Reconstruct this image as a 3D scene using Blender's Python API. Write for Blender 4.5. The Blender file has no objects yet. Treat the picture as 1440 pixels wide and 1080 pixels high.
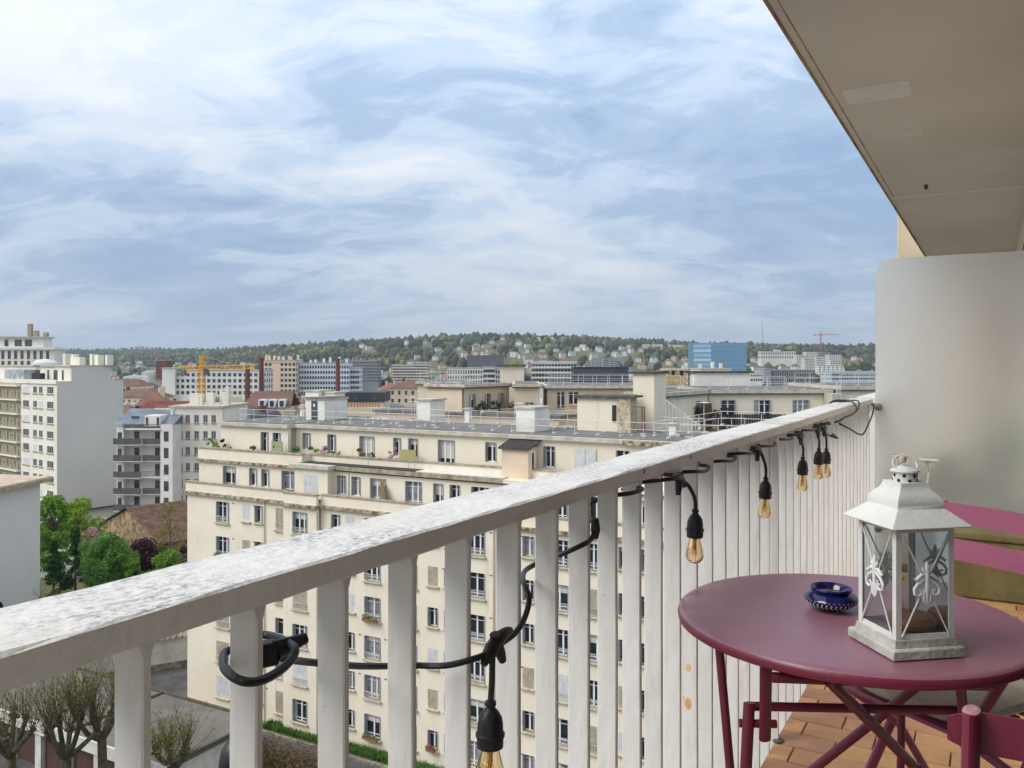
import bpy, bmesh, math, random
import numpy as np
from mathutils import Vector, Matrix, Quaternion

random.seed(7)
RNG = np.random.default_rng(7)
sc = bpy.context.scene
col = sc.collection
rad = math.radians

# ------------------------------------------------------------------ camera
EYE = 28.0                                   # eye height over the street level (z = 0)
cam_d = bpy.data.cameras.new('camera')
cam = bpy.data.objects.new('camera', cam_d); col.objects.link(cam)
cam.location = (0, 0, EYE); cam.rotation_euler = (rad(90), 0, 0)
cam_d.sensor_width = 36; cam_d.lens = 29.0
cam_d.shift_y = -29 / 1440
cam_d.clip_start = .05; cam_d.clip_end = 30000
sc.camera = cam

# ------------------------------------------------------------------ light
SUN_AZ = math.atan2(-.93, -.36)              # compass angle of the sun, clockwise from +Y
SUN_EL = rad(46)
w = bpy.data.worlds.new('World'); sc.world = w; w.use_nodes = True
nt = w.node_tree; nt.nodes.clear(); N = nt.nodes.new; L = nt.links.new
def wmath(op, a, b=None):
    n = N('ShaderNodeMath'); n.operation = op
    for i, v in enumerate((a, b)):
        if v is None: continue
        if hasattr(v, 'links'): L(v, n.inputs[i])
        else: n.inputs[i].default_value = v
    return n.outputs[0]
wo = N('ShaderNodeOutputWorld'); tc = N('ShaderNodeTexCoord')
sky = N('ShaderNodeTexSky'); sky.sky_type = 'NISHITA'; sky.sun_disc = False
sky.sun_elevation = SUN_EL; sky.sun_rotation = SUN_AZ; sky.air_density = 1.0; sky.dust_density = .6; sky.ozone_density = 2
bg1 = N('ShaderNodeBackground'); bg1.inputs['Strength'].default_value = .11
L(sky.outputs[0], bg1.inputs['Color'])
sep = N('ShaderNodeSeparateXYZ'); L(tc.outputs['Generated'], sep.inputs[0])
zz = wmath('MAXIMUM', wmath('ADD', wmath('ABSOLUTE', sep.outputs[2]), .26), .02)
px_ = wmath('DIVIDE', sep.outputs[0], zz); py_ = wmath('DIVIDE', sep.outputs[1], zz)
cmb = N('ShaderNodeCombineXYZ'); L(px_, cmb.inputs[0]); L(py_, cmb.inputs[1])
def wnoise(scale, detail, rough, dist, rot=0, sx=1, sy=1, off=(0, 0, 0)):
    mp = N('ShaderNodeMapping'); mp.inputs['Scale'].default_value = (sx, sy, 1); mp.inputs['Rotation'].default_value = (0, 0, rot)
    mp.inputs['Location'].default_value = off; L(cmb.outputs[0], mp.inputs[0])
    n = N('ShaderNodeTexNoise'); n.inputs['Scale'].default_value = scale; n.inputs['Detail'].default_value = detail
    n.inputs['Roughness'].default_value = rough; n.inputs['Distortion'].default_value = dist; L(mp.outputs[0], n.inputs['Vector'])
    return n.outputs['Fac']
big = wnoise(.55, 2.0, .45, .6, rad(20), 1, 1, (15.7, 6.4, 0))
mid = wnoise(1.25, 6, .55, 1.1, rad(30), .85, 1.25, (9.1, 3.2, 0))
fine = wnoise(4.4, 10, .66, 1.0, rad(30), .75, 1.25, (4., 5.2, 0))
sumn = wmath('ADD', wmath('ADD', wmath('MULTIPLY', big, .56), wmath('MULTIPLY', mid, .46)), wmath('MULTIPLY', fine, .34))
sumn = wmath('ADD', sumn, -.042)
# thinner, brighter cloud round the veiled sun
sdn = N('ShaderNodeVectorMath'); sdn.operation = 'DOT_PRODUCT'; L(tc.outputs['Generated'], sdn.inputs[0])
sdn.inputs[1].default_value = (math.sin(SUN_AZ) * math.cos(SUN_EL), math.cos(SUN_AZ) * math.cos(SUN_EL), math.sin(SUN_EL))
glow = N('ShaderNodeMapRange'); glow.inputs['From Min'].default_value = -.55; glow.inputs['From Max'].default_value = .75; glow.inputs['To Min'].default_value = -.055; glow.inputs['To Max'].default_value = .085; L(sdn.outputs['Value'], glow.inputs[0])
sumn = wmath('ADD', sumn, glow.outputs[0])
cr = N('ShaderNodeValToRGB'); L(sumn, cr.inputs[0]); cr.color_ramp.interpolation = 'EASE'
e = cr.color_ramp.elements
e[0].position = .50; e[0].color = (.245, .36, .54, 1)
e[1].position = .775; e[1].color = (.66, .70, .76, 1)
e.new(.575).color = (.325, .44, .605, 1); e.new(.635).color = (.445, .55, .69, 1); e.new(.69).color = (.56, .63, .73, 1)
# the cloud sheet is seen edge-on towards the horizon: greyer and darker there
hz = N('ShaderNodeMapRange'); hz.inputs['From Min'].default_value = 0; hz.inputs['From Max'].default_value = .34
hz.inputs['To Min'].default_value = .72; hz.inputs['To Max'].default_value = 1.06; L(wmath('ABSOLUTE', sep.outputs[2]), hz.inputs[0])
bg2 = N('ShaderNodeBackground'); L(cr.outputs[0], bg2.inputs['Color']); L(hz.outputs[0], bg2.inputs['Strength'])
gap = N('ShaderNodeMapRange'); gap.inputs['From Min'].default_value = .48; gap.inputs['From Max'].default_value = .55
gap.inputs['To Min'].default_value = .8; gap.inputs['To Max'].default_value = 1; L(sumn, gap.inputs[0])
mx = N('ShaderNodeMixShader'); L(gap.outputs[0], mx.inputs[0]); L(bg1.outputs[0], mx.inputs[1]); L(bg2.outputs[0], mx.inputs[2])
L(mx.outputs[0], wo.inputs['Surface'])

sun_d = bpy.data.lights.new('sun', 'SUN'); sun_d.energy = 2.0; sun_d.angle = rad(36); sun_d.color = (1, .965, .915)
sun = bpy.data.objects.new('sun', sun_d); col.objects.link(sun)
sdir = Vector((math.sin(SUN_AZ) * math.cos(SUN_EL), math.cos(SUN_AZ) * math.cos(SUN_EL), math.sin(SUN_EL)))
sun.rotation_euler = (-sdir).to_track_quat('-Z', 'Y').to_euler(); sun.location = sdir * 200 + Vector((0, 0, EYE))

sc.view_settings.view_transform = 'Standard'; sc.view_settings.look = 'None'
sc.view_settings.exposure = .5; sc.view_settings.gamma = 1
sc.render.engine = 'CYCLES'
sc.cycles.use_denoising = True
sc.cycles.max_bounces = 8; sc.cycles.diffuse_bounces = 4; sc.cycles.transparent_max_bounces = 12
sc.cycles.sample_clamp_indirect = 6

# ------------------------------------------------------------------ helpers
def lin(c):
    return tuple(((v / 255) / 12.92 if v / 255 < .04045 else ((v / 255 + .055) / 1.055) ** 2.4) for v in c)
MATS = {}
def M(name, c, rough=.8, c2=None, scale=3., lo=.4, hi=.65, bump=0., bscale=None, metal=0., spec=.5, detail=6, obj=False, stretch=None, extra=None):
    """procedural material: base colour, optional noise mix towards c2, optional fine relief"""
    if name in MATS: return MATS[name]
    m = bpy.data.materials.new(name); m.use_nodes = True; t = m.node_tree
    b = t.nodes['Principled BSDF']; b.inputs['Roughness'].default_value = rough; b.inputs['Metallic'].default_value = metal
    b.inputs['Specular IOR Level'].default_value = spec
    b.inputs['Base Color'].default_value = (*c, 1)
    def coords():
        if obj: v = t.nodes.new('ShaderNodeTexCoord').outputs['Object']
        else: v = t.nodes.new('ShaderNodeNewGeometry').outputs['Position']
        if stretch:
            mp = t.nodes.new('ShaderNodeMapping'); mp.inputs['Scale'].default_value = stretch; t.links.new(v, mp.inputs[0]); v = mp.outputs[0]
        return v
    if c2 is not None:
        n = t.nodes.new('ShaderNodeTexNoise'); n.inputs['Scale'].default_value = scale; n.inputs['Detail'].default_value = detail
        n.inputs['Roughness'].default_value = .62; t.links.new(coords(), n.inputs['Vector'])
        r = t.nodes.new('ShaderNodeMapRange'); r.inputs['From Min'].default_value = lo; r.inputs['From Max'].default_value = hi
        t.links.new(n.outputs['Fac'], r.inputs[0])
        x = t.nodes.new('ShaderNodeMix'); x.data_type = 'RGBA'; x.inputs[6].default_value = (*c, 1); x.inputs[7].default_value = (*c2, 1)
        t.links.new(r.outputs[0], x.inputs[0]); t.links.new(x.outputs[2], b.inputs['Base Color'])
        m['mixnode'] = x.name
    if bump:
        n = t.nodes.new('ShaderNodeTexNoise'); n.inputs['Scale'].default_value = bscale or scale * 4; n.inputs['Detail'].default_value = 5
        t.links.new(coords(), n.inputs['Vector'])
        bp = t.nodes.new('ShaderNodeBump'); bp.inputs['Strength'].default_value = bump; bp.inputs['Distance'].default_value = .02
        t.links.new(n.outputs['Fac'], bp.inputs['Height']); t.links.new(bp.outputs[0], b.inputs['Normal'])
    if extra: extra(m, t, b)
    MATS[name] = m
    return m
def stain(c, scale, lo, hi, stretch=None, amount=1., obj=False):
    """second noise layer: dirt, lichen or streaks of colour c"""
    def fn(m, t, b):
        src = b.inputs['Base Color'].links[0].from_socket if b.inputs['Base Color'].links else None
        v = t.nodes.new('ShaderNodeTexCoord').outputs['Object'] if obj else t.nodes.new('ShaderNodeNewGeometry').outputs['Position']
        if stretch:
            mp = t.nodes.new('ShaderNodeMapping'); mp.inputs['Scale'].default_value = stretch; t.links.new(v, mp.inputs[0]); v = mp.outputs[0]
        n = t.nodes.new('ShaderNodeTexNoise'); n.inputs['Scale'].default_value = scale; n.inputs['Detail'].default_value = 9; n.inputs['Roughness'].default_value = .7
        t.links.new(v, n.inputs['Vector'])
        r = t.nodes.new('ShaderNodeMapRange'); r.inputs['From Min'].default_value = lo; r.inputs['From Max'].default_value = hi; r.inputs['To Max'].default_value = amount
        t.links.new(n.outputs['Fac'], r.inputs[0])
        x = t.nodes.new('ShaderNodeMix'); x.data_type = 'RGBA'; x.inputs[7].default_value = (*c, 1)
        if src: t.links.new(src, x.inputs[6])
        else: x.inputs[6].default_value = b.inputs['Base Color'].default_value
        t.links.new(r.outputs[0], x.inputs[0]); t.links.new(x.outputs[2], b.inputs['Base Color'])
    return fn
def multi(*fs):
    def fn(m, t, b):
        for f in fs: f(m, t, b)
    return fn

class MB:
    def __init__(s): s.v = []; s.f = []
    def quad(s, a, b, c, d):
        n = len(s.v); s.v += [tuple(a), tuple(b), tuple(c), tuple(d)]; s.f.append((n, n + 1, n + 2, n + 3)); return s
    def poly(s, pts):
        n = len(s.v); s.v += [tuple(p) for p in pts]; s.f.append(tuple(range(n, n + len(pts)))); return s
    def box(s, x0, x1, y0, y1, z0, z1, m=None):
        n = len(s.v)
        p = [(x, y, z) for z in (z0, z1) for y in (y0, y1) for x in (x0, x1)]
        if m is not None: p = [tuple(m @ Vector(q)) for q in p]
        s.v += p
        s.f += [tuple(n + i for i in q) for q in ((0, 2, 3, 1), (4, 5, 7, 6), (0, 1, 5, 4), (2, 6, 7, 3), (0, 4, 6, 2), (1, 3, 7, 5))]
        return s
    def prism(s, pts, z0, z1):
        """vertical prism over a counter-clockwise outline"""
        n = len(s.v); k = len(pts)
        s.v += [(p[0], p[1], z0) for p in pts] + [(p[0], p[1], z1) for p in pts]
        s.f.append(tuple(n + i for i in reversed(range(k)))); s.f.append(tuple(n + k + i for i in range(k)))
        for i in range(k):
            j = (i + 1) % k; s.f.append((n + i, n + j, n + k + j, n + k + i))
        return s
    def extrude(s, prof, x0, x1):
        """profile of (y, z) pairs, counter-clockwise seen from +x, along x"""
        n = len(s.v); k = len(prof)
        s.v += [(x0, p[0], p[1]) for p in prof] + [(x1, p[0], p[1]) for p in prof]
        s.f.append(tuple(n + i for i in reversed(range(k)))); s.f.append(tuple(n + k + i for i in range(k)))
        for i in range(k):
            j = (i + 1) % k; s.f.append((n + i, n + j, n + k + j, n + k + i))
        return s
    def tube(s, path, r, n=8, flat=1., closed=False):
        """tube through points; r a number or a list; flat squashes one axis"""
        P = [Vector(p) for p in path]; K = len(P)
        rs = r if isinstance(r, (list, tuple)) else [r] * K
        base = len(s.v); up = None
        for i, p in enumerate(P):
            if closed: tdir = (P[(i + 1) % K] - P[i - 1])
            else: tdir = P[min(i + 1, K - 1)] - P[max(i - 1, 0)]
            if tdir.length < 1e-9: tdir = Vector((0, 0, 1))
            tdir.normalize()
            if up is None:
                up = Vector((0, 0, 1)) if abs(tdir.z) < .9 else Vector((1, 0, 0))
            a = tdir.cross(up)
            if a.length < 1e-6: a = tdir.orthogonal()
            a.normalize(); b_ = a.cross(tdir).normalized(); up = b_
            for k in range(n):
                an = 2 * math.pi * k / n
                s.v.append(tuple(p + a * (math.cos(an) * rs[i] * flat) + b_ * (math.sin(an) * rs[i])))
        for i in range(K if closed else K - 1):
            i2 = (i + 1) % K
            for k in range(n):
                k2 = (k + 1) % n
                s.f.append((base + i * n + k, base + i2 * n + k, base + i2 * n + k2, base + i * n + k2))
        if not closed:
            s.f.append(tuple(base + k for k in range(n))); s.f.append(tuple(base + (K - 1) * n + k for k in reversed(range(n))))
        return s
    def lathe(s, prof, n=32, c=(0, 0, 0), cap=True):
        base = len(s.v); K = len(prof)
        for r, z in prof:
            for k in range(n):
                an = 2 * math.pi * k / n; s.v.append((c[0] + r * math.cos(an), c[1] + r * math.sin(an), c[2] + z))
        for i in range(K - 1):
            for k in range(n):
                k2 = (k + 1) % n; s.f.append((base + i * n + k, base + i * n + k2, base + (i + 1) * n + k2, base + (i + 1) * n + k))
        if cap:
            s.f.append(tuple(base + k for k in reversed(range(n)))); s.f.append(tuple(base + (K - 1) * n + k for k in range(n)))
        return s
    def mesh(s, name, mat, smooth=False):
        me = bpy.data.meshes.new(name); me.from_pydata(s.v, [], s.f); me.update()
        if mat is not None: me.materials.append(mat)
        if smooth:
            me.polygons.foreach_set('use_smooth', [True] * len(me.polygons))
            try: me.set_sharp_from_angle(angle=rad(42))
            except Exception: pass
        return me
    def build(s, name, mat, parent=None, smooth=False, loc=None, rz=None):
        return link(name, s.mesh(name, mat, smooth), parent, loc, rz)
def link(name, me, parent=None, loc=None, rz=None):
    o = bpy.data.objects.new(name, me); col.objects.link(o)
    if parent is not None: o.parent = parent
    if loc is not None: o.location = loc
    if rz is not None: o.rotation_euler = (0, 0, rz)
    return o
def bev(o, wd=.003, seg=2):
    m = o.modifiers.new('bevel', 'BEVEL'); m.width = wd; m.segments = seg; m.limit_method = 'ANGLE'; m.angle_limit = rad(40)
    for p in o.data.polygons: p.use_smooth = True
    try: o.data.set_sharp_from_angle(angle=rad(50))
    except Exception: pass
    return o
def empty(name, loc=(0, 0, 0), rz=0, label=None, cat=None, group=None):
    o = bpy.data.objects.new(name, None); col.objects.link(o); o.location = loc; o.rotation_euler = (0, 0, rz); o.empty_display_size = .2
    return tag(o, label, cat, group)
def tag(o, label=None, cat=None, group=None, kind=None):
    if label: o['label'] = label
    if cat: o['category'] = cat
    if group: o['group'] = group
    if kind: o['kind'] = kind
    return o
def smoothpath(pts, n=6):
    """Catmull-Rom through points"""
    P = [Vector(p) for p in pts]; out = []
    for i in range(len(P) - 1):
        p0 = P[max(i - 1, 0)]; p1 = P[i]; p2 = P[i + 1]; p3 = P[min(i + 2, len(P) - 1)]
        for k in range(n):
            t = k / n
            out.append(.5 * ((2 * p1) + (p2 - p0) * t + (2 * p0 - 5 * p1 + 4 * p2 - p3) * t * t + (3 * p1 - p0 - 3 * p2 + p3) * t ** 3))
    out.append(P[-1]); return out
def rot_box(mb, c, ax, hx, hy, hz_):
    """box with centre c, axes matrix ax (3 vectors)"""
    m = Matrix((ax[0], ax[1], ax[2])).transposed().to_4x4(); m.translation = Vector(c)
    mb.box(-hx, hx, -hy, hy, -hz_, hz_, m)

def wall_holes(mb, s0, s1, z0, z1, holes, y, dep=.3, back=False):
    """wall sheet at depth y (facing -y) with rectangular openings and their reveals"""
    xs = sorted({s0, s1, *[round(h[0], 4) for h in holes], *[round(h[1], 4) for h in holes]}); xs = [x for x in xs if s0 <= x <= s1]
    zs = sorted({z0, z1, *[round(h[2], 4) for h in holes], *[round(h[3], 4) for h in holes]}); zs = [x for x in zs if z0 <= x <= z1]
    for i in range(len(xs) - 1):
        run = None
        for j in range(len(zs) - 1):
            cx = (xs[i] + xs[i + 1]) / 2; cz = (zs[j] + zs[j + 1]) / 2
            hole = any(h[0] < cx < h[1] and h[2] < cz < h[3] for h in holes)
            if not hole:
                if run is None: run = [zs[j], zs[j + 1]]
                else: run[1] = zs[j + 1]
            if (hole or j == len(zs) - 2) and run is not None:
                mb.quad((xs[i], y, run[0]), (xs[i + 1], y, run[0]), (xs[i + 1], y, run[1]), (xs[i], y, run[1])); run = None
    for h in holes:
        a, b_, c, d = h[:4]; y2 = y + dep
        mb.quad((a, y, c), (a, y, d), (a, y2, d), (a, y2, c)); mb.quad((b_, y, c), (b_, y2, c), (b_, y2, d), (b_, y, d))
        mb.quad((a, y, d), (b_, y, d), (b_, y2, d), (a, y2, d)); mb.quad((a, y, c), (a, y2, c), (b_, y2, c), (b_, y, c))
# ================================================================== BALCONY
# balcony frame: x = along the facade (t), y = outwards over the street (D), z = above the balcony floor
BANG = rad(90) - math.atan(675 / 1160)
FLOOR = EYE - 1.31
def W(t, D, z=0.):
    return Vector((t * math.cos(BANG) - D * math.sin(BANG), t * math.sin(BANG) + D * math.cos(BANG), FLOOR + z))
def bempty(name, t, D, z, label, cat, rz=0, group=None):
    return empty(name, W(t, D, z), BANG + rz, label, cat, group)

def topmask(c, scale, lo, hi, stretch=None, amount=1.):
    """weathering that sits on upward faces only (lichen, soot)"""
    def fn(m, t, b):
        src = b.inputs['Base Color'].links[0].from_socket
        g = t.nodes.new('ShaderNodeNewGeometry'); tcx = t.nodes.new('ShaderNodeTexCoord')
        sp = t.nodes.new('ShaderNodeSeparateXYZ'); t.links.new(g.outputs['Normal'], sp.inputs[0])
        up = t.nodes.new('ShaderNodeMapRange'); up.inputs['From Min'].default_value = .6; up.inputs['From Max'].default_value = .9; t.links.new(sp.outputs[2], up.inputs[0])
        v = tcx.outputs['Object']
        if stretch:
            mp = t.nodes.new('ShaderNodeMapping'); mp.inputs['Scale'].default_value = stretch; t.links.new(v, mp.inputs[0]); v = mp.outputs[0]
        fac = up.outputs[0]
        for s_, l_, h_ in ((scale, lo, hi), (scale * .026, .41, .57)):
            n = t.nodes.new('ShaderNodeTexNoise'); n.inputs['Scale'].default_value = s_; n.inputs['Detail'].default_value = 9; n.inputs['Roughness'].default_value = .72
            t.links.new(v, n.inputs['Vector'])
            r = t.nodes.new('ShaderNodeMapRange'); r.inputs['From Min'].default_value = l_; r.inputs['From Max'].default_value = h_; r.inputs['To Max'].default_value = amount; t.links.new(n.outputs['Fac'], r.inputs[0])
            k = t.nodes.new('ShaderNodeMath'); k.operation = 'MULTIPLY'; t.links.new(fac, k.inputs[0]); t.links.new(r.outputs[0], k.inputs[1]); fac = k.outputs[0]
        x = t.nodes.new('ShaderNodeMix'); x.data_type = 'RGBA'; x.inputs[7].default_value = (*c, 1)
        t.links.new(src, x.inputs[6]); t.links.new(fac, x.inputs[0]); t.links.new(x.outputs[2], b.inputs['Base Color'])
    return fn
m_rail = M('rail paint', (.80, .785, .75), .55, (.72, .69, .64), 6, .45, .7, .2, 60, obj=True,
           extra=multi(stain((.20, .14, .09), 22, .665, .69, (.5, 1, 1), .9, True), stain((.50, .46, .40), 7, .54, .66, (.3, 1, 1), .5, True), topmask((.13, .14, .165), 165, .455, .60, (.6, 1, 1), .95)))
m_bal = M('baluster paint', (.79, .775, .745), .5, (.72, .70, .66), 5, .4, .7, .2, 30, obj=False, stretch=(1, 1, .35),
          extra=multi(stain((.50, .47, .42), 9, .55, .70, (1, 1, .25), .55), stain((.09, .07, .055), 60, .685, .70, (1, 1, .7), .9), stain((.10, .07, .05), 18, .70, .72, (1, 1, .6), .9), stain((.55, .40, .20), 5.5, .67, .76, (1, 1, .8), .4)))
m_iron = M('dark iron', (.09, .08, .075), .6, (.2, .12, .07), 9, .5, .7)
m_conc = M('painted soffit', lin((222, 215, 204)), .85, lin((213, 205, 193)), 1.3, .35, .7, .12, 14)
m_concedge = M('weathered slab edge', lin((190, 160, 118)), .85, lin((120, 92, 62)), 5, .4, .65, .3, 20)
m_patch = M('filler patch', lin((236, 231, 223)), .8, lin((228, 222, 213)), 9, .4, .6, .2, 60)
m_ownwall = M('render beige', lin((234, 227, 214)), .9, lin((224, 215, 200)), 1.2, .4, .65, .2, 30)
m_rubber = M('black rubber', (.011, .011, .012), .42, (.022, .022, .024), 30, .4, .6, .1, 120, obj=True)
m_grout = M('floor grout', lin((120, 98, 74)), .9, lin((96, 78, 60)), 20)
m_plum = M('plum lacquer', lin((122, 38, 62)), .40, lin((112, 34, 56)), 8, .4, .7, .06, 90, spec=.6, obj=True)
m_plumtop = M('plum lacquer, sun-faded', lin((146, 98, 114)), .36, lin((136, 90, 106)), 7, .4, .7, .05, 120, spec=.8, obj=True,  # top paler than the legs: dust, and sky sheen painted into the colour
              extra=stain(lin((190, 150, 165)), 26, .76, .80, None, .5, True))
m_pink = M('pink lacquer', lin((164, 92, 120)), .45, lin((154, 84, 110)), 6, .4, .7, .05, 80, spec=.5, obj=True)
m_cap = M('worn plum cap', lin((205, 150, 160)), .6, lin((180, 120, 132)), 30)

# ---- floor of the balcony, each tile its own piece
slab = MB().box(-3., 5.76, -.32, .655, -.26, -.012).build('balcony_floor', m_grout, None, loc=W(0, 0), rz=BANG); tag(slab, kind='structure')
tile_mats = [M('terracotta tile %s' % k, lin(a), .55, lin(b), 7, .35, .7, .12, 60, spec=.4) for k, a, b in
             (('ochre', (196, 150, 104), (172, 128, 88)), ('tan', (190, 142, 106), (166, 122, 90)), ('rose', (178, 132, 104), (156, 114, 90)), ('sand', (202, 158, 108), (180, 136, 92)))]
tile_me = {}
def tile_mesh(w, i):
    k = (round(w, 3), i)
    if k not in tile_me:
        b = .0025; h = .115 / 2 - .0022; ww = w / 2 - .0022
        mb = MB(); z0, z1, z2 = -.013, -.0025, 0.
        o4 = lambda q, z: [(-ww + q, -h + q, z), (ww - q, -h + q, z), (ww - q, h - q, z), (-ww + q, h - q, z)]
        A, B, Cc = o4(0, z0), o4(0, z1), o4(b, z2)
        mb.poly(Cc)
        for P, Q in ((A, B), (B, Cc)):
            for j in range(4): mb.quad(P[j], P[(j + 1) % 4], Q[(j + 1) % 4], Q[j])
        tile_me[k] = mb.mesh('tile', tile_mats[i], False)
    return tile_me[k]
r0 = 2.802
for j in range(-14, 26):
    tc_ = r0 + .1165 * (j + .5)
    if tc_ > 5.74: continue
    off = .583 + (.115 if j % 2 else 0.)
    dd = off + .232
    while dd > -.30:
        a, b = min(dd, .652), max(dd - .232, -.31)
        if a - b > .03:
            o = link('tile', tile_mesh(a - b, random.choice((0, 0, 1, 1, 2, 3))), slab, (tc_, (a + b) / 2, random.uniform(-.0008, .0006)), rad(90) + random.uniform(-.003, .003))
        dd -= .232

# ---- railing
rail = bempty('balcony_railing', 0, .69, 0, 'white painted balcony railing of flat upright bars under a lichen-spotted top rail', 'railing')
prof = [(-.0335, 1.0585), (-.028, 1.0545), (.085, 1.0545), (.0925, 1.060), (.0925, 1.081), (.088, 1.086), (-.029, 1.086), (-.0335, 1.0835)]
mb = MB(); k = len(prof); xs = [-1.6 + .05 * i for i in range(147)]
rr = random.Random(3)
for x in xs:
    for (y, z) in prof: mb.v.append((x, y + rr.uniform(-.0008, .0008), z + rr.uniform(-.0009, .0006) + .0012 * math.sin(x * 3.1)))
for i in range(len(xs) - 1):
    for q in range(k):
        q2 = (q + 1) % k; mb.f.append((i * k + q, i * k + q2, (i + 1) * k + q2, (i + 1) * k + q))
mb.f.append(tuple(reversed(range(k)))); mb.f.append(tuple((len(xs) - 1) * k + q for q in range(k)))
mb.f = [tuple(reversed(q)) for q in mb.f]
mb.build('top_rail', m_rail, rail, False)
for (t_, dy, wd) in ((.262, -.0335, .014), (.10, -.034, .006), (1.70, -.033, .006), (2.02, -.034, .005)):      # paint chips in the rail's edge
    MB().poly([(t_ - wd, dy - .0018, 1.072), (t_ - wd * .2, dy - .0026, 1.081), (t_ + wd * .3, dy - .0026, 1.081), (t_ + wd, dy - .0018, 1.0735), (t_ + wd * .2, dy - .0018, 1.068)]).build('paint_chip', m_iron, rail)
bal_me = []
for v in range(5):
    rv = random.Random(v); mb = MB(); th, dp = .0052, .0435
    hs = [-.16, 0, .15, .3, .45, .6, .75, .9, 1.0, 1.038, 1.056]
    for z in hs:
        j = rv.uniform(-.0006, .0006); q = .0022 + (.0 if z < 1.02 else .003)
        x0, x1 = -th - (.006 if z > 1.05 else 0), th + (.006 if z > 1.05 else 0)
        mb.v += [(x0 + .0018, -.02 + j, z), (x1 - .0018, -.02 + j, z), (x1, -.018 + j, z), (x1, .0215 + j, z), (x1 - .0018, .0235 + j, z), (x0 + .0018, .0235 + j, z), (x0, .0215 + j, z), (x0, -.018 + j, z)]
    for i in range(len(hs) - 1):
        for q in range(8): mb.f.append((i * 8 + q, i * 8 + (q + 1) % 8, (i + 1) * 8 + (q + 1) % 8, (i + 1) * 8 + q))
    mb.f.append(tuple(reversed(range(8))))
    bal_me.append(mb.mesh('baluster', m_bal, False))
rr = random.Random(11); TW = {0: -.02, 1: -.03, 2: .0, 3: -.02, 4: -.03, 5: -.01}
BAL_T = []
for n in range(-12, 39):
    t_ = .4862 + .1353 * n + (.015 if n >= 5 else 0)
    if t_ > 5.72: break
    o = link('baluster', bal_me[n % 5], rail, (t_, 0, 0), TW.get(n, rr.uniform(-.035, .03))); BAL_T.append(t_)
rr2 = random.Random(6)
for (zc, rx, rz_, cc) in ((.502, .015, .021, (224, 208, 180)), (.505, .009, .012, (212, 186, 140)), (.414, .017, .027, (220, 198, 160)), (.410, .010, .016, (204, 166, 108)), (.60, .006, .009, (218, 202, 176))):
    tb = min(BAL_T, key=lambda q: abs(q - 2.12)); xx = tb - .0049 - (.0004 if rx < .012 else 0)
    MB().poly([(xx, .0035 + rx * math.cos(a) * rr2.uniform(.75, 1.1), zc + rz_ * math.sin(a) * rr2.uniform(.75, 1.1)) for a in [2 * math.pi * k / 22 for k in range(22)]][::-1]).build('rust_stain', M('rust stain %d' % cc[2], lin(cc), .7, lin(tuple(min(255, q + 14) for q in cc)), 90), rail)
MB().box(-1.6, 5.745, -.012, .02, -.175, -.135).build('bottom_rail', m_bal, rail)
MB().box(2.93, 2.945, -.05, -.022, -.02, 1.048).build('strut', m_bal, rail)
MB().lathe([(.02, 0), (.02, .006), (.012, .012)], 10, (2.937, -.05, -.002)).build('strut_foot', m_iron, rail)

# ---- slab of the balcony above, own wall, far fin
ceil = MB().box(-3.2, 7.35, -.34, .72, 2.657, 2.86).build('balcony_ceiling', m_conc, None, loc=W(0, 0), rz=BANG); tag(ceil, kind='structure')
MB().box(7.352, 12.0, -.34, .72, 2.664, 2.86).build('slab_bay', m_conc, ceil)
MB().box(7.33, 7.39, -.34, .715, 2.6525, 2.80).build('joint', M('pale joint', lin((232, 224, 210))), ceil)
mb = MB()
for a, b in ((-3.2, 7.345), (7.352, 12.0)):
    mb.box(a, b, .722, .732, 2.650, 2.865)
mb.build('slab_edge', m_concedge, ceil)
MB().box(-3.2, 7.3, .684, .690, 2.6555, 2.66).build('drip_groove', m_concedge, ceil)
mb = MB()
for (t0, t1, d0, d1) in ((4.33, 4.60, .345, .645),):
    pts = [(t0, d0 + .02), (t0 + .03, d0), (t1 - .02, d0 - .0), (t1, d0 + .03), (t1, d1 - .03), (t1 - .03, d1), (t0 + .02, d1), (t0, d1 - .02)]
    mb.prism(pts, 2.6545, 2.6575)
mb.build('filler_patch', m_patch, ceil)
mb = MB(); mb.prism([(5.02, .36), (5.42, .35), (5.45, .62), (5.05, .63)], 2.6562, 2.6575); mb.build('filler_patch', M('faint patch', lin((226, 220, 210)), .85, lin((219, 212, 201)), 5), ceil)
MB().lathe([(.004, -.035), (.014, -.03), (.014, 0)], 10, (6.95, .43, 2.657)).build('hook', m_iron, ceil)
wallo = bempty('apartment_wall', 2, -.5, -FLOOR, 'beige rendered apartment wall at the back of the balcony', 'wall')
mb = MB(); LZ = FLOOR
wall_holes(mb, -14, 22, 0, 40, [(-1.9, .9, LZ, LZ + 2.25), (7.0, 9.5, LZ, LZ + 2.25)], .25, -.28)
mb.f = [tuple(reversed(q)) for q in mb.f]
o = mb.build('wall', m_ownwall, wallo)
MB().box(-14, 22, -6, -.15, 0, 40).build('wall_core', m_ownwall, wallo)
for a, b in ((-1.9, .9), (7.0, 9.5)):
    mb = MB()
    for x in (a + .03, (a + b) / 2, b - .03): mb.box(x - .03, x + .03, -.12, -.06, LZ, LZ + 2.25)
    for z in (LZ + .03, LZ + 2.22): mb.box(a, b, -.115, -.065, z - .03, z + .03)
    fr = mb.build('door_frame', M('white joinery', (.75, .75, .74), .45), wallo)
    MB().box(a + .03, b - .03, -.095, -.09, LZ + .05, LZ + 2.2).build('pane', M('room glass', (.03, .033, .035), .08, spec=.6), fr)
o.location.y = 0
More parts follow.
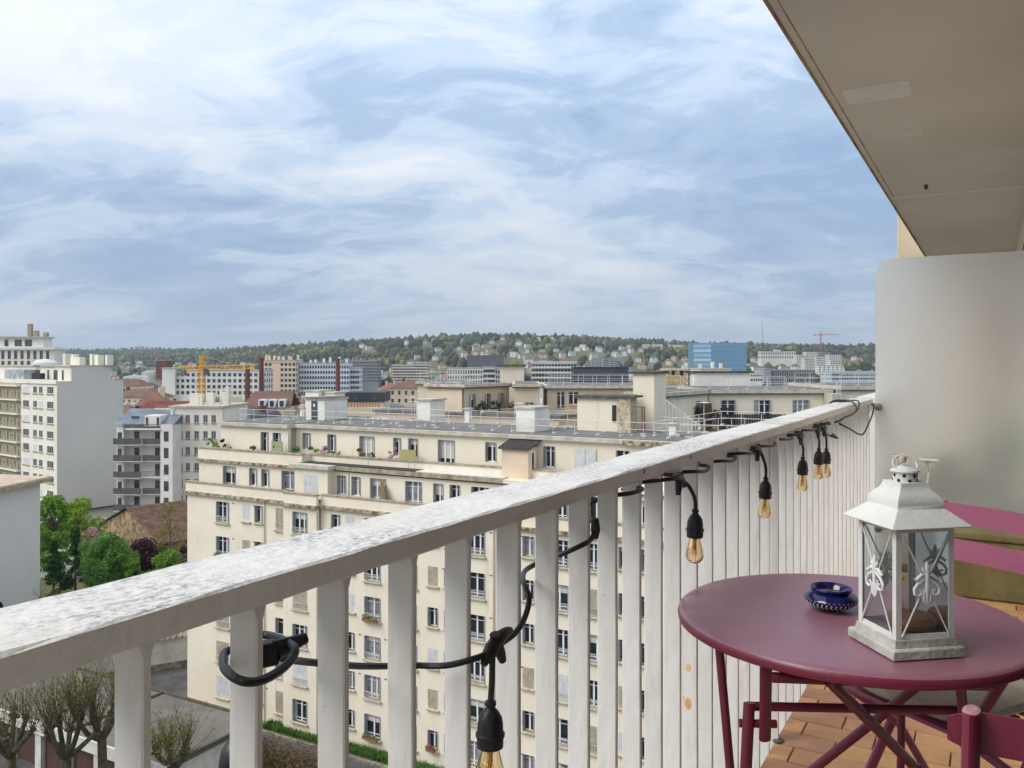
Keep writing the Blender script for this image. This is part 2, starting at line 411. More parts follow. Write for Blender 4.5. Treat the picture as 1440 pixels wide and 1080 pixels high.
# shutter track seen over the screen
mb = MB()
for i in range(6): mb.box(4.2 + i * .55, 4.24 + i * .55, .18, .215, LZ + 2.52, LZ + 2.62)
mb.box(3.9, 8.0, .175, .20, LZ + 2.42, LZ + 2.45); mb.tube([(4.1, .2, LZ + 2.62), (7.4, .26, LZ + 2.3)], .012, 6)
mb.build('shutter_track', m_iron, wallo)
fin = bempty('party_wall_fin', 11.95, .3, -FLOOR, 'narrow beige wall fin rising beyond the frosted screen', 'wall')
bev(MB().box(0, .22, -.64, .78, 0, 40).build('wall', M('beige fin render', lin((206, 192, 168)), .9, lin((190, 174, 148)), 1.5), fin), .01)

# ---- frosted glass screen at the balcony's end
m_frost = bpy.data.materials.new('frosted glass'); m_frost.use_nodes = True
t = m_frost.node_tree; b = t.nodes['Principled BSDF']
b.inputs['Base Color'].default_value = (.94, .945, .925, 1); b.inputs['Transmission Weight'].default_value = .84; b.inputs['Roughness'].default_value = .58; b.inputs['IOR'].default_value = 1.25
n = t.nodes.new('ShaderNodeTexNoise'); n.inputs['Scale'].default_value = 90; n.inputs['Detail'].default_value = 4
tcx = t.nodes.new('ShaderNodeTexCoord'); t.links.new(tcx.outputs['Object'], n.inputs['Vector'])
bp = t.nodes.new('ShaderNodeBump'); bp.inputs['Strength'].default_value = .35; bp.inputs['Distance'].default_value = .01
t.links.new(n.outputs['Fac'], bp.inputs['Height']); t.links.new(bp.outputs[0], b.inputs['Normal'])
scr = bempty('privacy_screen', 5.775, .2, 0, 'frosted glass privacy screen with a rounded top corner at the balcony end', 'screen')
pts = [(-.5, .04), (-.5, 1.98)]
pts = [(.45, .04), (.45, 1.98 - .105)] + [(.45 - .105 + .105 * math.cos(a), 1.98 - .105 + .105 * math.sin(a)) for a in [rad(q) for q in range(10, 91, 10)]] + [(-.5, 1.98), (-.5, .04)]
mb = MB(); mb.extrude(pts, -.004, .004); bev(mb.build('pane', m_frost, scr), .0015, 1)
mb = MB(); mb.lathe([(.022, 0), (.024, .004), (.024, .03), (.014, .036)], 14)
o = mb.build('clamp', M('grey clamp', (.16, .16, .155), .5), scr, True, loc=(.0, .43, 1.03)); o.rotation_euler = (0, rad(-90), 0)
o2 = mb.build('clamp', MATS['grey clamp'], scr, True, loc=(.0, .43, .25)); o2.rotation_euler = (0, rad(-90), 0)

# ---- neighbour's balcony behind the frosted screen
MB().box(5.80, 11.9, -.32, .655, -.26, -.004).build('neighbour_floor', m_grout, None, loc=W(0, 0), rz=BANG)['kind'] = 'structure'
nr = bempty('neighbour_railing', 5.9, .69, 0, 'white upright-bar railing of the next balcony behind frosted glass', 'railing')
MB().box(0, 6, -.035, .09, 1.049, 1.086).build('top_rail', m_bal, nr)
for i in range(43): link('baluster', bal_me[i % 5], nr, (.06 + i * .138, 0, 0))
cab = bempty('storage_cabinet', 7.3, -.02, 0, 'brown wooden cabinet blurred behind the frosted screen', 'cabinet')
m_brown = M('brown wood', lin((172, 142, 114)), .6, lin((152, 122, 96)), 3, .4, .6, stretch=(1, 1, 6))
bev(MB().box(-.2, .5, -.17, .17, .03, 1.72).build('carcass', m_brown, cab), .006)
for q in (-.025, .325): bev(MB().box(-.215, -.201, -.165 + (0 if q < 0 else .168), -.004 + (0 if q < 0 else .168), .06, 1.69).build('door', m_brown, cab), .004)

ob = bempty('storage_box', 5.45, .0, 0, 'low olive fabric storage box at the foot of the frosted screen', 'box')
m_olv = M('olive canvas', lin((124, 114, 76)), .9, lin((108, 98, 62)), 6, .4, .6, .2, 150)
bev(MB().box(-.2, .22, -.24, .36, .0, .33).build('body', m_olv, ob), .015, 3); bev(MB().box(-.215, .235, -.25, .375, .33, .372).build('lid', m_olv, ob), .012, 3)
# ------------------------------------------------------------------ string lights
def cab3(pts): return [(p[0], p[1], p[2]) for p in pts]
sl = bempty('string_light', 0, 0, 0, 'black cable string light with amber bulbs wound through the railing bars', 'string light')
mb = MB(); CR = .0048
loopp = [(0.653, 0.745, 0.991), (0.68, 0.75, 0.99), (0.701, 0.745, 0.987), (0.685, 0.7, 0.993), (0.656, 0.655, 1.0), (0.636, 0.64, 0.997), (0.609, 0.632, 0.994), (0.583, 0.63, 0.994), (0.565, 0.635, 0.999), (0.578, 0.67, 0.997), (0.615, 0.72, 0.987), (0.648, 0.745, 0.985), (0.68, 0.7, 0.975),
         (0.743, 0.735, 0.945), (0.812, 0.74, 0.918), (0.883, 0.74, 0.893), (0.975, 0.735, 0.866), (0.995, 0.69, 0.868), (1.022, 0.655, 0.877), (1.053, 0.65, 0.879), (1.091, 0.65, 0.881), (1.128, 0.65, 0.885), (1.167, 0.655, 0.898), (1.194, 0.662, 0.922), (1.225, 0.69, 0.937), (1.31, 0.735, 0.932), (1.37, 0.735, 0.936), (1.375, 0.69, 0.956), (1.38, 0.655, 0.974), (1.408, 0.65, 0.979), (1.427, 0.65, 0.991), (1.456, 0.66, 1.003), (1.52, 0.72, 0.996), (1.575, 0.74, 1.008), (1.60, 0.70, 1.03), (1.615, 0.655, 1.038), (1.673, 0.65, 1.039), (1.72, 0.68, 1.034), (1.77, 0.735, 1.02), (1.83, 0.72, 1.028), (1.86, 0.66, 1.037), (1.90, 0.648, 1.036), (1.96, .66, 1.034)]
# from here on the cable is laced in and out under the rail, one short turn on the room side per bar
tt = 1.96; inside = [(2.03, 2.18), (2.29, 2.44), (2.52, 2.66), (2.77, 2.95), (3.05, 3.24), (3.28, 3.43), (3.52, 3.74), (3.78, 3.86), (3.95, 4.05)]
path = loopp[:]
for a, b_ in inside:
    path += [((path[-1][0] + a) / 2, .735, 1.03), (a, .66, 1.036), ((a + b_) / 2, .644, 1.030), (b_, .66, 1.034)]
path += [(4.10, .73, 1.0), (4.17, .655, .96), (4.21, .642, .952), (4.27, .66, .954), (4.33, .72, 1.0), (4.371, .66, 1.022), (4.45, .645, 1.036), (4.6, .638, 1.040), (4.75, .636, 1.048), (4.85, .642, 1.072), (4.92, .67, 1.095), (5.03, .70, 1.094), (5.02, .745, 1.0925), (4.95, .785, 1.092), (4.86, .80, 1.05), (4.60, .745, 1.02), (4.463, .66, .998), (4.647, .642, .962), (4.875, .637, .923), (5.078, .635, .908), (5.297, .635, .947), (5.5, .636, .995), (5.63, .642, 1.04), (5.68, .66, 1.05)]
mb.tube(smoothpath(path, 5), CR, 8)
mb.tube(smoothpath([(4.66, .64, 1.041), (4.80, .632, 1.055), (4.93, .637, 1.085), (5.08, .67, 1.097), (5.12, .72, 1.0945), (5.04, .79, 1.095), (4.97, .80, 1.06)], 5), CR * .9, 8)
mb.build('cable', m_rubber, sl, True)
m_amber = bpy.data.materials.new('amber glass'); m_amber.use_nodes = True
b = m_amber.node_tree.nodes['Principled BSDF']; b.inputs['Base Color'].default_value = (.98, .78, .46, 1); b.inputs['Transmission Weight'].default_value = 1; b.inputs['Roughness'].default_value = .02; b.inputs['IOR'].default_value = 1.12
m_fil = M('filament', lin((190, 90, 30)), .5); m_stemg = M('bulb stem', lin((225, 190, 130)), .3)
sock_prof = [(.0055, 0), (.0085, -.001), (.0085, -.006), (.0065, -.008), (.0075, -.011), (.0125, -.016), (.0172, -.024), (.0190, -.034), (.0195, -.046), (.0218, -.0475), (.0218, -.0515), (.0200, -.053), (.0196, -.067), (.0170, -.0685)]
sock_me = MB().lathe(sock_prof, 20).mesh('socket', m_rubber, True)
bulb_prof = [(.0125, -.066), (.0135, -.070), (.0165, -.082), (.0205, -.096), (.0225, -.106), (.0222, -.114), (.0195, -.122), (.0140, -.128), (.007, -.1312), (.0015, -.132)]
inner = [(r * .955, z + .0006) for r, z in reversed(bulb_prof)]
bulb_me = MB().lathe(bulb_prof, 24, cap=False).mesh('bulb', m_amber, True)
mbf = MB()
for k in range(6):
    a = k * math.pi / 3; mbf.tube([(.003 * math.cos(a), .003 * math.sin(a), -.075), (.007 * math.cos(a), .007 * math.sin(a), -.112)], .0006, 5)
fil_me = mbf.mesh('filament', m_fil)
stem_me = MB().lathe([(.006, -.066), (.0045, -.085), (.0015, -.10)], 10).mesh('glass_stem', m_stemg, True)
yoke_me = MB().tube(smoothpath([(-.042, 0, -.004), (-.022, 0, .003), (0, 0, .006), (.022, 0, .003), (.042, 0, -.004)], 4), [.0055, .0065, .008, .0092, .010, .0105, .0105, .0105, .0105, .0105, .0105, .0100, .0092, .0085, .008, .0065, .0055], 10, 1.0)
yoke_me.tube([(.0, 0, .004), (.004, 0, -.018), (.006, 0, -.034)], [.0095, .0085, .006], 10)
yoke_me.lathe([(.004, -.0022), (.008, -.0022), (.008, .0022), (.004, .0022)], 12, (0, 0, .017))
yoke_me = yoke_me.mesh('tee_joint', m_rubber, True)
def lamp(t_, D_, ztop, joint, tilt=(0, 0), jr=0., tee=True):
    """one lampholder with its drop lead; joint = where the lead leaves the cable"""
    s_ = link('socket', sock_me, sl, (t_, D_, ztop)); s_.rotation_euler = (tilt[0], tilt[1], 0)
    link('bulb', bulb_me, s_); link('filament', fil_me, s_); link('glass_stem', stem_me, s_)
    if joint:
        j = Vector(joint); e_ = Vector((t_, D_, ztop - .003))
        MB().tube(smoothpath([j, j + Vector(((e_.x - j.x) * .55, (e_.y - j.y) * .4, -.012)), e_ + Vector(((j.x - e_.x) * .12, 0, max(.03, (j.z - e_.z) * .42))), e_], 6), CR, 8).build('drop_lead', m_rubber, sl, True)
        if tee: y_ = link('tee_joint', yoke_me, sl, j); y_.rotation_euler = (0, jr, 0)
lamp(1.037, .640, .812, (1.068, .648, .884), (0, .02), -.35)
lamp(1.948, .620, .957, (1.885, .640, 1.033), (.03, -.02), .35)
lamp(2.675, .622, .948, (2.64, .640, 1.036), (.04, 0), .3)
lamp(3.280, .624, .953, (3.33, .642, 1.028), (.02, 0))
lamp(3.630, .626, .955, (3.70, .642, 1.024), (.03, .02))
lamp(3.895, .640, .93, (3.86, .645, 1.02), (.02, .0))
lamp(.668, .758, .885, (.672, .748, .985), (.05, 0), 0, False)
# heavy plug knotted in the loop round the second bar
mb = MB(); mb.box(-.014, .014, -.012, .010, -.013, .013); o = mb.build('plug', m_rubber, sl, loc=(.655, .70, .987), rz=rad(-25)); bev(o, .004, 3)
mb = MB(); mb.tube([(0, 0, 0), (.035, -.012, .006)], [.012, .006], 10); mb.build('plug_sleeve', m_rubber, sl, True, loc=(.662, .69, .99))
mb = MB(); mb.tube([(-.0, 0, .016), (.002, 0, -.006), (.0, 0, -.022)], [.007, .0095, .006], 10); mb.build('tee_joint', m_rubber, sl, True, loc=(1.430, .650, 1.0))

# ------------------------------------------------------------------ round folding table
TB = bempty('bistro_table', 2.04, .288, 0, 'round plum metal folding table with rolled rim and crossed legs', 'table', -BANG)
TH, TR = .73, .386
prof = [(.0, TH - .003), (.30, TH - .0015), (TR - .022, TH), (TR - .010, TH - .0015), (TR - .003, TH - .006), (TR, TH - .013), (TR - .0015, TH - .024), (TR - .006, TH - .027), (TR - .008, TH - .020), (TR - .014, TH - .012), (.0, TH - .012)]
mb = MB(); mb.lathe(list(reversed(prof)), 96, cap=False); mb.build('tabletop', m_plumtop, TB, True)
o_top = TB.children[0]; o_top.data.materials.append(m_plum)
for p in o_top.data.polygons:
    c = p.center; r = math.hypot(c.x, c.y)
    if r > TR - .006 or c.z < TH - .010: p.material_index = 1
tcx_, tcy_ = TB.location.x, TB.location.y
def tl(X, Y, z): return (X - tcx_, Y - tcy_, z)      # table-local from plan coordinates
def leg(name, pts, r, flat=1.): return MB().tube([tl(*p) for p in pts], r, 12, flat).build(name, m_plum, TB, True)
leg('leg', [(.445, 1.773, .705), (.470, 1.742, .35), (.495, 1.71, .005)], .0095)
leg('leg', [(.500, 1.738, .595), (.487, 1.715, .48), (.455, 1.655, .005)], .0125, .62)
leg('leg', [(1.02, 2.15, .70), (1.00, 2.12, .35), (.98, 2.09, .005)], .0095)
leg('brace', [(.513, 1.665, .708), (.522, 1.70, .58), (.528, 1.722, .525)], .0125, .62)
leg('brace', [(.961, 1.602, .708), (.955, 1.66, .62), (.940, 1.73, .52)], .0125, .62)
leg('brace', [(.854, 1.575, .705), (.876, 1.60, .63), (.90, 1.64, .55)], .0095)
leg('crossbar', [(.518, 1.642, .685), (.935, 1.60, .685)], .0105, 1)
leg('crossbar', [(.500, 1.757, .580), (.945, 1.735, .580)], .0095)
leg('pin', [(.478, 1.738, .552), (.556, 1.734, .552)], .0085)
leg('leg', [(.61, 1.592, .70), (.908, 1.858, .40), (1.26, 2.17, .005)], .0125, .6)
leg('leg', [(1.02, 1.90, .64), (.89, 2.015, .44), (.58, 2.26, .005)], .0115, .7)
MB().lathe([(.006, -.014), (.009, -.012), (.009, .012), (.006, .014)], 10, tl(.93, 1.872, .385)).build('rivet', m_cap, TB)

# ------------------------------------------------------------------ folding chairs
def chair(name, t_, D_, rz, mat, label, cushion, lean=.20, top=.835, sh=(.040, .038), gap=.12, off=.012, tip=-.03, ur=.019):
    """faces local +x; back frame runs down to the front feet, seat frame to the rear feet"""
    C_ = bempty(name, t_, D_, 0, label, 'chair', rz, 'folding chairs at the round table')
    hw = .185
    for s in (-1, 1):
        p = MB().tube([(-.235, s * hw, top + tip), (-.205, s * hw, .62), (-.12, s * hw, .44), (.20, s * hw, .008)], ur, 16, .5).build('upright', mat, C_, True)
        MB().lathe([(.0186, 0), (.0172, .003), (.011, .0045), (0, .005)], 16, cap=False).build('end_cap', m_cap, p, loc=(-.2355, s * hw, top + tip - .0005)).scale = (ur / .019, .52 * ur / .019, 1)
        MB().tube([(.19, s * (hw - .022), .445), (-.02, s * (hw - .022), .30), (-.23, s * (hw - .022), .008)], .0125, 12, .55).build('leg', mat, C_, True)
    for k, (x, z, h) in enumerate(((-.228, top - .058, sh[0]), (-.213, top - .058 - gap, sh[1]))):
        mb = MB(); n = 14; pr = []
        for i in range(n + 1):
            y = -hw - .03 + (2 * hw + .06) * i / n; bow = -.018 * (1 - (y / hw) ** 2)
            e_ = .012 if i in (0, n) else 0
            pr.append((x + off + bow, y, z, h - e_))
        base = 0
        for (xx, y, zc, hh) in pr:
            mb.v += [(xx + lean * .2 * -hh + .002, y, zc + hh), (xx + lean * .2 * -hh - .002, y, zc + hh), (xx + lean * .2 * hh - .002, y, zc - hh), (xx + lean * .2 * hh + .002, y, zc - hh)]
        for i in range(n):
            for q in range(4): mb.f.append((i * 4 + q, i * 4 + (q + 1) % 4, i * 4 + 4 + (q + 1) % 4, i * 4 + 4 + q))
        mb.f.append((3, 2, 1, 0)); mb.f.append(tuple(n * 4 + q for q in range(4)))
        mb.build('back_slat', mat, C_, True)
    for i in range(6):
        x = -.15 + i * .062
        bev(MB().box(x, x + .045, -hw + .01, hw - .01, .443, .449).build('seat_slat', mat, C_), .0015, 1)
    MB().tube([(.19, -hw + .02, .44), (.19, hw - .02, .44)], .008, 8).build('front_bar', mat, C_, True)
    MB().tube([(-.16, -hw, .44), (-.16, hw, .44)], .008, 8).build('rear_bar', mat, C_, True)
    MB().tube([(-.16, -hw + .02, .11), (-.16, hw - .02, .11)], .006, 8).build('stretcher', mat, C_, True)
    if cushion:
        mb = MB(); n = 40
        for r, z in ((.0, .452), (.16, .452), (.192, .458), (.20, .468), (.192, .480), (.165, .487), (.08, .490), (0, .490)):
            for k in range(n):
                a = 2 * math.pi * k / n; q = 1 / max(abs(math.cos(a)) ** 4 + abs(math.sin(a)) ** 4, .01) ** .25
                mb.v.append((.01 + r * q * math.cos(a) * .98, r * q * math.sin(a) * .93, z + .002 * math.sin(5 * a)))
        for i in range(7):
            for k in range(n): mb.f.append((i * n + k, i * n + (k + 1) % n, (i + 1) * n + (k + 1) % n, (i + 1) * n + k))
        cu = mb.build('seat_pad', M('cream cotton', lin((212, 204, 180)), .95, lin((198, 190, 166)), 20, .4, .6, .3, 200, obj=True), None, True)
        cu.parent = C_
    return C_
CH1 = chair('folding_chair', 2.44, .10, rad(146.5), m_pink, 'pink folding chair with wide back slats and a cream seat pad', True, top=.935, sh=(.029, .030), gap=.10)
CH2 = chair('folding_chair', 1.045, -.135, rad(180 - 6), m_plum, 'dark plum folding chair with worn upright tips in front of the table', False, top=.858, sh=(.028, .028), gap=.10, off=-.018, tip=-.027, ur=.023)

# ------------------------------------------------------------------ lantern
m_zinc = M('whitewashed metal', lin((224, 224, 218)), .6, lin((208, 209, 204)), 14, .4, .7, .1, 120, obj=True, extra=stain(lin((140, 92, 48)), 30, .70, .78, None, .8, True))
m_zincd = M('grey weathered metal', lin((190, 190, 182)), .6, lin((150, 148, 138)), 16, .4, .65, .25, 90, obj=True, extra=stain(lin((130, 84, 42)), 22, .62, .76, None, .8, True))
m_lglass = bpy.data.materials.new('lantern glass'); m_lglass.use_nodes = True
t = m_lglass.node_tree; t.nodes.clear()
om = t.nodes.new('ShaderNodeOutputMaterial'); tr = t.nodes.new('ShaderNodeBsdfTransparent'); gl = t.nodes.new('ShaderNodeBsdfGlossy'); df = t.nodes.new('ShaderNodeBsdfDiffuse'); fr = t.nodes.new('ShaderNodeFresnel'); ms = t.nodes.new('ShaderNodeMixShader'); m2 = t.nodes.new('ShaderNodeMixShader')
tr.inputs[0].default_value = (.86, .89, .88, 1); gl.inputs['Roughness'].default_value = .04; fr.inputs[0].default_value = 1.5; df.inputs[0].default_value = (.7, .72, .7, 1); m2.inputs[0].default_value = .05
t.links.new(fr.outputs[0], ms.inputs[0]); t.links.new(tr.outputs[0], ms.inputs[1]); t.links.new(gl.outputs[0], ms.inputs[2]); t.links.new(ms.outputs[0], m2.inputs[1]); t.links.new(df.outputs[0], m2.inputs[2]); t.links.new(m2.outputs[0], om.inputs[0])
LN = empty('candle_lantern', (.806, 1.692, FLOOR + TH), rad(9.5), 'whitewashed metal candle lantern with scrolled glass sides on the plum table', 'lantern')
B_ = .0790
def ring4(mb, levels):
    """square rings (half-size, z) joined into a shell"""
    n0 = len(mb.v)
    for h, z in levels: mb.v += [(-h, -h, z), (h, -h, z), (h, h, z), (-h, h, z)]
    for i in range(len(levels) - 1):
        for q in range(4): mb.f.append((n0 + i * 4 + q, n0 + i * 4 + (q + 1) % 4, n0 + i * 4 + 4 + (q + 1) % 4, n0 + i * 4 + 4 + q))
    mb.f.append((n0 + 3, n0 + 2, n0 + 1, n0)); m_ = n0 + 4 * (len(levels) - 1); mb.f.append((m_, m_ + 1, m_ + 2, m_ + 3)); return mb
bev(ring4(MB(), [(B_, .001), (B_, .019), (B_ - .003, .021)]).build('base', m_zincd, LN), .0015)
bev(ring4(MB(), [(B_ - .010, .021), (B_ - .012, .036), (B_ - .016, .036)]).build('plinth', m_zincd, LN), .001)
PB = .0635
for sx in (-1, 1):
    for sy in (-1, 1):
        mb = MB(); a, c = PB, PB - .012
        pts = [(sx * a, sy * a), (sx * c, sy * a), (sx * c, sy * (a - .0025)), (sx * (a - .0025), sy * (a - .0025)), (sx * (a - .0025), sy * c), (sx * a, sy * c)]
        if sx * sy > 0: pts = pts[::-1]
        mb.prism(pts[::-1], .03, .262); mb.build('post', m_zinc, LN)
for k in range(4):
    R_ = Matrix.Rotation(k * math.pi / 2, 4, 'Z')
    g = MB().quad(*[R_ @ Vector(q) for q in ((-PB + .005, -PB + .004, .036), (PB - .005, -PB + .004, .036), (PB - .005, -PB + .004, .256), (-PB + .005, -PB + .004, .256))]).build('glass_pane', m_lglass, LN)
    for z0_, z1_ in ((.2465, .2615), (.0355, .046)): MB().box(-PB + .0125, PB - .0125, -PB + .0005, -PB + .003, z0_, z1_, R_).build('pane_rim', m_zinc, g)
    mb = MB()
    for s in (-1, 1):
        a = R_ @ Vector((-s * (PB - .012), -PB - .001, .042)); c_ = R_ @ Vector((s * (PB - .012), -PB - .001, .248)); mb.tube([a, c_], .0016, 6)
    mb.build('cross_wire', m_zinc, g, True)
    # cast scroll ornament where the wires cross
    mb = MB(); zc = .146
    def sc_(pts, r): mb.tube([R_ @ Vector((x, -PB - .0045, zc + z)) for x, z in pts], r, 7)
    for s in (-1, 1):
        sp = [(s * (.004 + .017 * (1 - math.cos(a)) / 1.6 + .0), -.002 - .012 * math.sin(a)) for a in [0, .5, 1, 1.5, 2, 2.6]]
        sc_([(s * .002, .012), (s * .010, .006), (s * .020, .000), (s * .0275, -.010), (s * .026, -.020), (s * .018, -.0235), (s * .0115, -.019), (s * .013, -.012), (s * .018, -.0125)], [.0026, .0028, .003, .003, .003, .0028, .0026, .0024, .0022])
        sc_([(s * .003, .016), (s * .011, .0175), (s * .019, .012), (s * .0235, .008), (s * .028, .011)], [.002, .0038, .0036, .003, .0012])
        sc_([(s * .0045, -.012), (s * .008, -.024), (s * .006, -.034), (s * .0015, -.040)], [.002, .003, .0028, .001])
        sc_([(s * .003, .022), (s * .0085, .028), (s * .010, .034)], [.003, .0032, .001])
    sc_([(0, -.042), (0, -.030), (0, -.010), (0, .010), (0, .026), (0, .036), (0, .045)], [.001, .0034, .004, .005, .004, .0042, .0008])
    mb.build('scroll_ornament', M('white enamel', lin((226, 228, 226)), .5), g, True)
roof = [(.0865, .2575), (.0875, .2590), (.053, .289), (.0515, .2905), (.052, .298), (.050, .307), (.0435, .316), (.036, .323), (.0315, .332), (.0300, .339)]
n0 = MB(); ring4(n0, roof); rf = n0.build('roof', m_zinc, LN); bev(rf, .0008, 1)
nk = MB().lathe([(.0235, .335), (.0235, .358), (.0285, .359), (.0275, .362), (.016, .368), (.006, .372)], 24).build('vent_neck', m_zinc, LN, True)
mb = MB()
for k in range(7):
    a = k * 2 * math.pi / 7
    for dz, da in ((.342, 0), (.352, .45)):
        mb.lathe([(.0034, -.0003), (.0034, .0003)], 10); base = len(mb.v) - 20
        Mx = Matrix.Translation((.0236 * math.cos(a + da), .0236 * math.sin(a + da), dz)) @ Matrix.Rotation(a + da, 4, 'Z') @ Matrix.Rotation(math.pi / 2, 4, 'Y')
        for q in range(base, len(mb.v)): mb.v[q] = tuple(Mx @ Vector(mb.v[q]))
mb.build('vent_hole', M('vent black', (.006, .006, .006), .9), nk)  # flat black discs mark the holes on the neck
MB().tube([(.027 * math.cos(a) + .004, .005 + .012 * math.sin(a), .372 + .016 * math.sin(a)) for a in [2 * math.pi * k / 24 for k in range(24)]], .0022, 8, closed=True).build('ring_handle', m_zinc, LN, True)
MB().lathe([(.0, -.008), (.006, -.0055), (.008, 0), (.006, .0055), (0, .008)], 14, (-.008, -.004, .384), False).build('knob', M('bone', lin((196, 184, 165)), .6), LN, True)
cdl = MB().lathe([(.0, .038), (.034, .038), (.047, .046), (.049, .055), (.042, .066), (.026, .070), (0, .069)], 24, (.012, .0, 0), False).build('candle', M('tan wax', lin((176, 120, 84)), .5, lin((150, 98, 66)), 8), LN, True)
MB().tube([(.012, 0, .068), (.013, .001, .078)], .001, 5).build('wick', m_iron, LN)

# ------------------------------------------------------------------ ashtray
m_cobalt = M('cobalt glaze', lin((18, 24, 84)), .12, lin((10, 14, 60)), 30, .4, .6, obj=True, spec=.7)
AS = empty('ashtray', (.756, 1.955, FLOOR + TH), 0, 'cobalt blue glazed ashtray with white dots beside the lantern', 'ashtray')
bprof = [(r_ * 1.06, z_ * .92) for r_, z_ in [(.026, .001), (.030, .003), (.046, .010), (.056, .021), (.058, .028), (.053, .036), (.044, .041), (.041, .044), (.044, .048), (.0455, .052), (.043, .055), (.039, .053), (.035, .044), (.030, .036), (.0, .033)]]
MB().lathe(bprof, 48, cap=False).build('bowl', m_cobalt, AS, True)
mb = MB()
for (r, z, nn, ds, ph) in ((.0475, .0108, 30, .0012, 0), (.0525, .0160, 34, .0016, .09), (.0562, .0215, 36, .0019, 0), (.0582, .0285, 36, .0015, .09)):
    for k in range(nn):
        a = 2 * math.pi * k / nn + ph; c = Vector((1.06 * r * math.cos(a), 1.06 * r * math.sin(a), z * .92))
        n_ = len(mb.v); up = Vector((0, 0, 1)); tn = Vector((-math.sin(a), math.cos(a), 0)); ou = Vector((math.cos(a), math.sin(a), -.35)).normalized()
        v2 = ou.cross(tn)
        for q in range(6): an = q * math.pi / 3; mb.v.append(tuple(c + ou * .0005 + tn * ds * math.cos(an) + v2 * ds * math.sin(an)))
        mb.f.append(tuple(range(n_, n_ + 6)))
mb.build('dot_glaze', M('white glaze', (.75, .77, .8), .25), AS)
MB().lathe([(.0, .0345), (.031, .0375)], 24, cap=False).build('ash', M('ash', lin((120, 112, 104)), .95, lin((50, 44, 40)), 90, .42, .6, .6, 200), AS)

# ------------------------------------------------------------------ tall candle stands by the screen
m_ivory = M('ivory metal', lin((208, 202, 186)), .5, lin((150, 138, 118)), 40, .45, .7, obj=True)
for (t_, D_, h, lab, dish) in ((4.515, .271, .84, 'slender ivory candle stand with a flat dish behind the lantern', True), (4.60, .412, .845, 'slender ivory candle stand topped by a thin wire ring', False)):
    cs = bempty('candle_stand', t_, D_, 0, lab, 'candle stand')
    MB().lathe([(.0, .0), (.075, .0), (.078, .004), (.05, .010), (.012, .018)], 24, cap=False).build('foot', m_ivory, cs, True)
    MB().tube([(.003 * math.sin(i * 1.1), .003 * math.cos(i * 1.1), .015 + i * (h - .03) / 40) for i in range(41)], [.0055 + (.0035 if i % 9 == 4 else 0) for i in range(41)], 8).build('stem', m_ivory, cs, True)
    if dish: MB().lathe([(.0, h - .016), (.02, h - .014), (.050, h - .006), (.052, h - .002), (.049, h - .003), (.0, h - .008)], 28, cap=False).build('dish', m_ivory, cs, True)
    else:
        MB().tube([(.048 * math.cos(a), .048 * math.sin(a), h) for a in [2 * math.pi * k / 32 for k in range(32)]], .0025, 7, closed=True).build('ring', m_ivory, cs, True)
        MB().tube([(-.048, 0, h), (0, 0, h - .02), (.048, 0, h)], .002, 6).build('ring_bracket', m_ivory, cs, True)
# ================================================================== CREAM APARTMENT BLOCK ACROSS THE YARD
# frame: x = along the street front, y = into the block, z = absolute height
MANG = -math.atan2(.479, .878)
def ZR(z): return EYE + z                    # height given relative to the eye
m_cream = M('cream render', lin((232, 223, 205)), .92, lin((222, 211, 190)), .35, .35, .7, .12, 6, extra=multi(stain(lin((172, 158, 134)), 1.5, .57, .80, (1, 1, .12), .55), stain(lin((236, 229, 212)), .5, .6, .72, None, .6), stain(lin((150, 138, 116)), .35, .62, .8, None, .45)))
m_creamshade = M('shade-toned cream render', lin((208, 194, 172)), .92, lin((194, 178, 156)), .4, .35, .7, .12, 6, extra=stain(lin((120, 104, 84)), 1.3, .6, .85, (1, 1, .25), .6))  # cream of the courtyard walls, with the courtyard shade painted into the colour
m_cornice = M('mossy cornice', lin((188, 176, 150)), .95, lin((96, 86, 66)), 2.6, .38, .60, .6, 12)
m_coping = M('coping concrete', lin((172, 162, 142)), .95, lin((128, 116, 92)), 2.2, .4, .65, .4, 12)
m_fascia = M('roof fascia', lin((196, 190, 176)), .9, lin((160, 152, 136)), 1.6, .4, .68, .3, 10)
m_felt = M('roof felt', lin((120, 118, 116)), .9, lin((94, 93, 92)), .8, .35, .65, .3, 8, extra=stain(lin((150, 150, 150)), 2.2, .64, .74, None, .6))
m_sill = M('window sill', lin((206, 194, 168)), .9, lin((160, 146, 118)), 4, .45, .7)
m_pvc = M('white window frame', lin((232, 234, 236)), .4)
m_glassd = M('dark pane', (.014, .017, .022), .06, (.03, .034, .04), 1.5, .35, .65, spec=.55)
m_glassc = M('pane with net curtain', (.16, .17, .18), .12, (.30, .31, .31), 2.2, .4, .6, spec=.5)
m_shut = M('grey folded shutter', lin((158, 164, 168)), .6, lin((140, 146, 150)), 3)
m_shutw = M('closed shutter', lin((205, 208, 210)), .6, lin((188, 190, 190)), 3)
m_shutt = M('taupe shutter', lin((172, 164, 146)), .7, lin((150, 140, 122)), 3)
m_galv = M('galvanised rail', lin((214, 214, 212)), .5, lin((180, 178, 174)), 3, metal=.0)
m_white = M('white render', lin((228, 226, 220)), .9, lin((210, 207, 200)), .5, .4, .7, .1, 6)
m_dark = M('dark opening', (.02, .02, .022), .7)

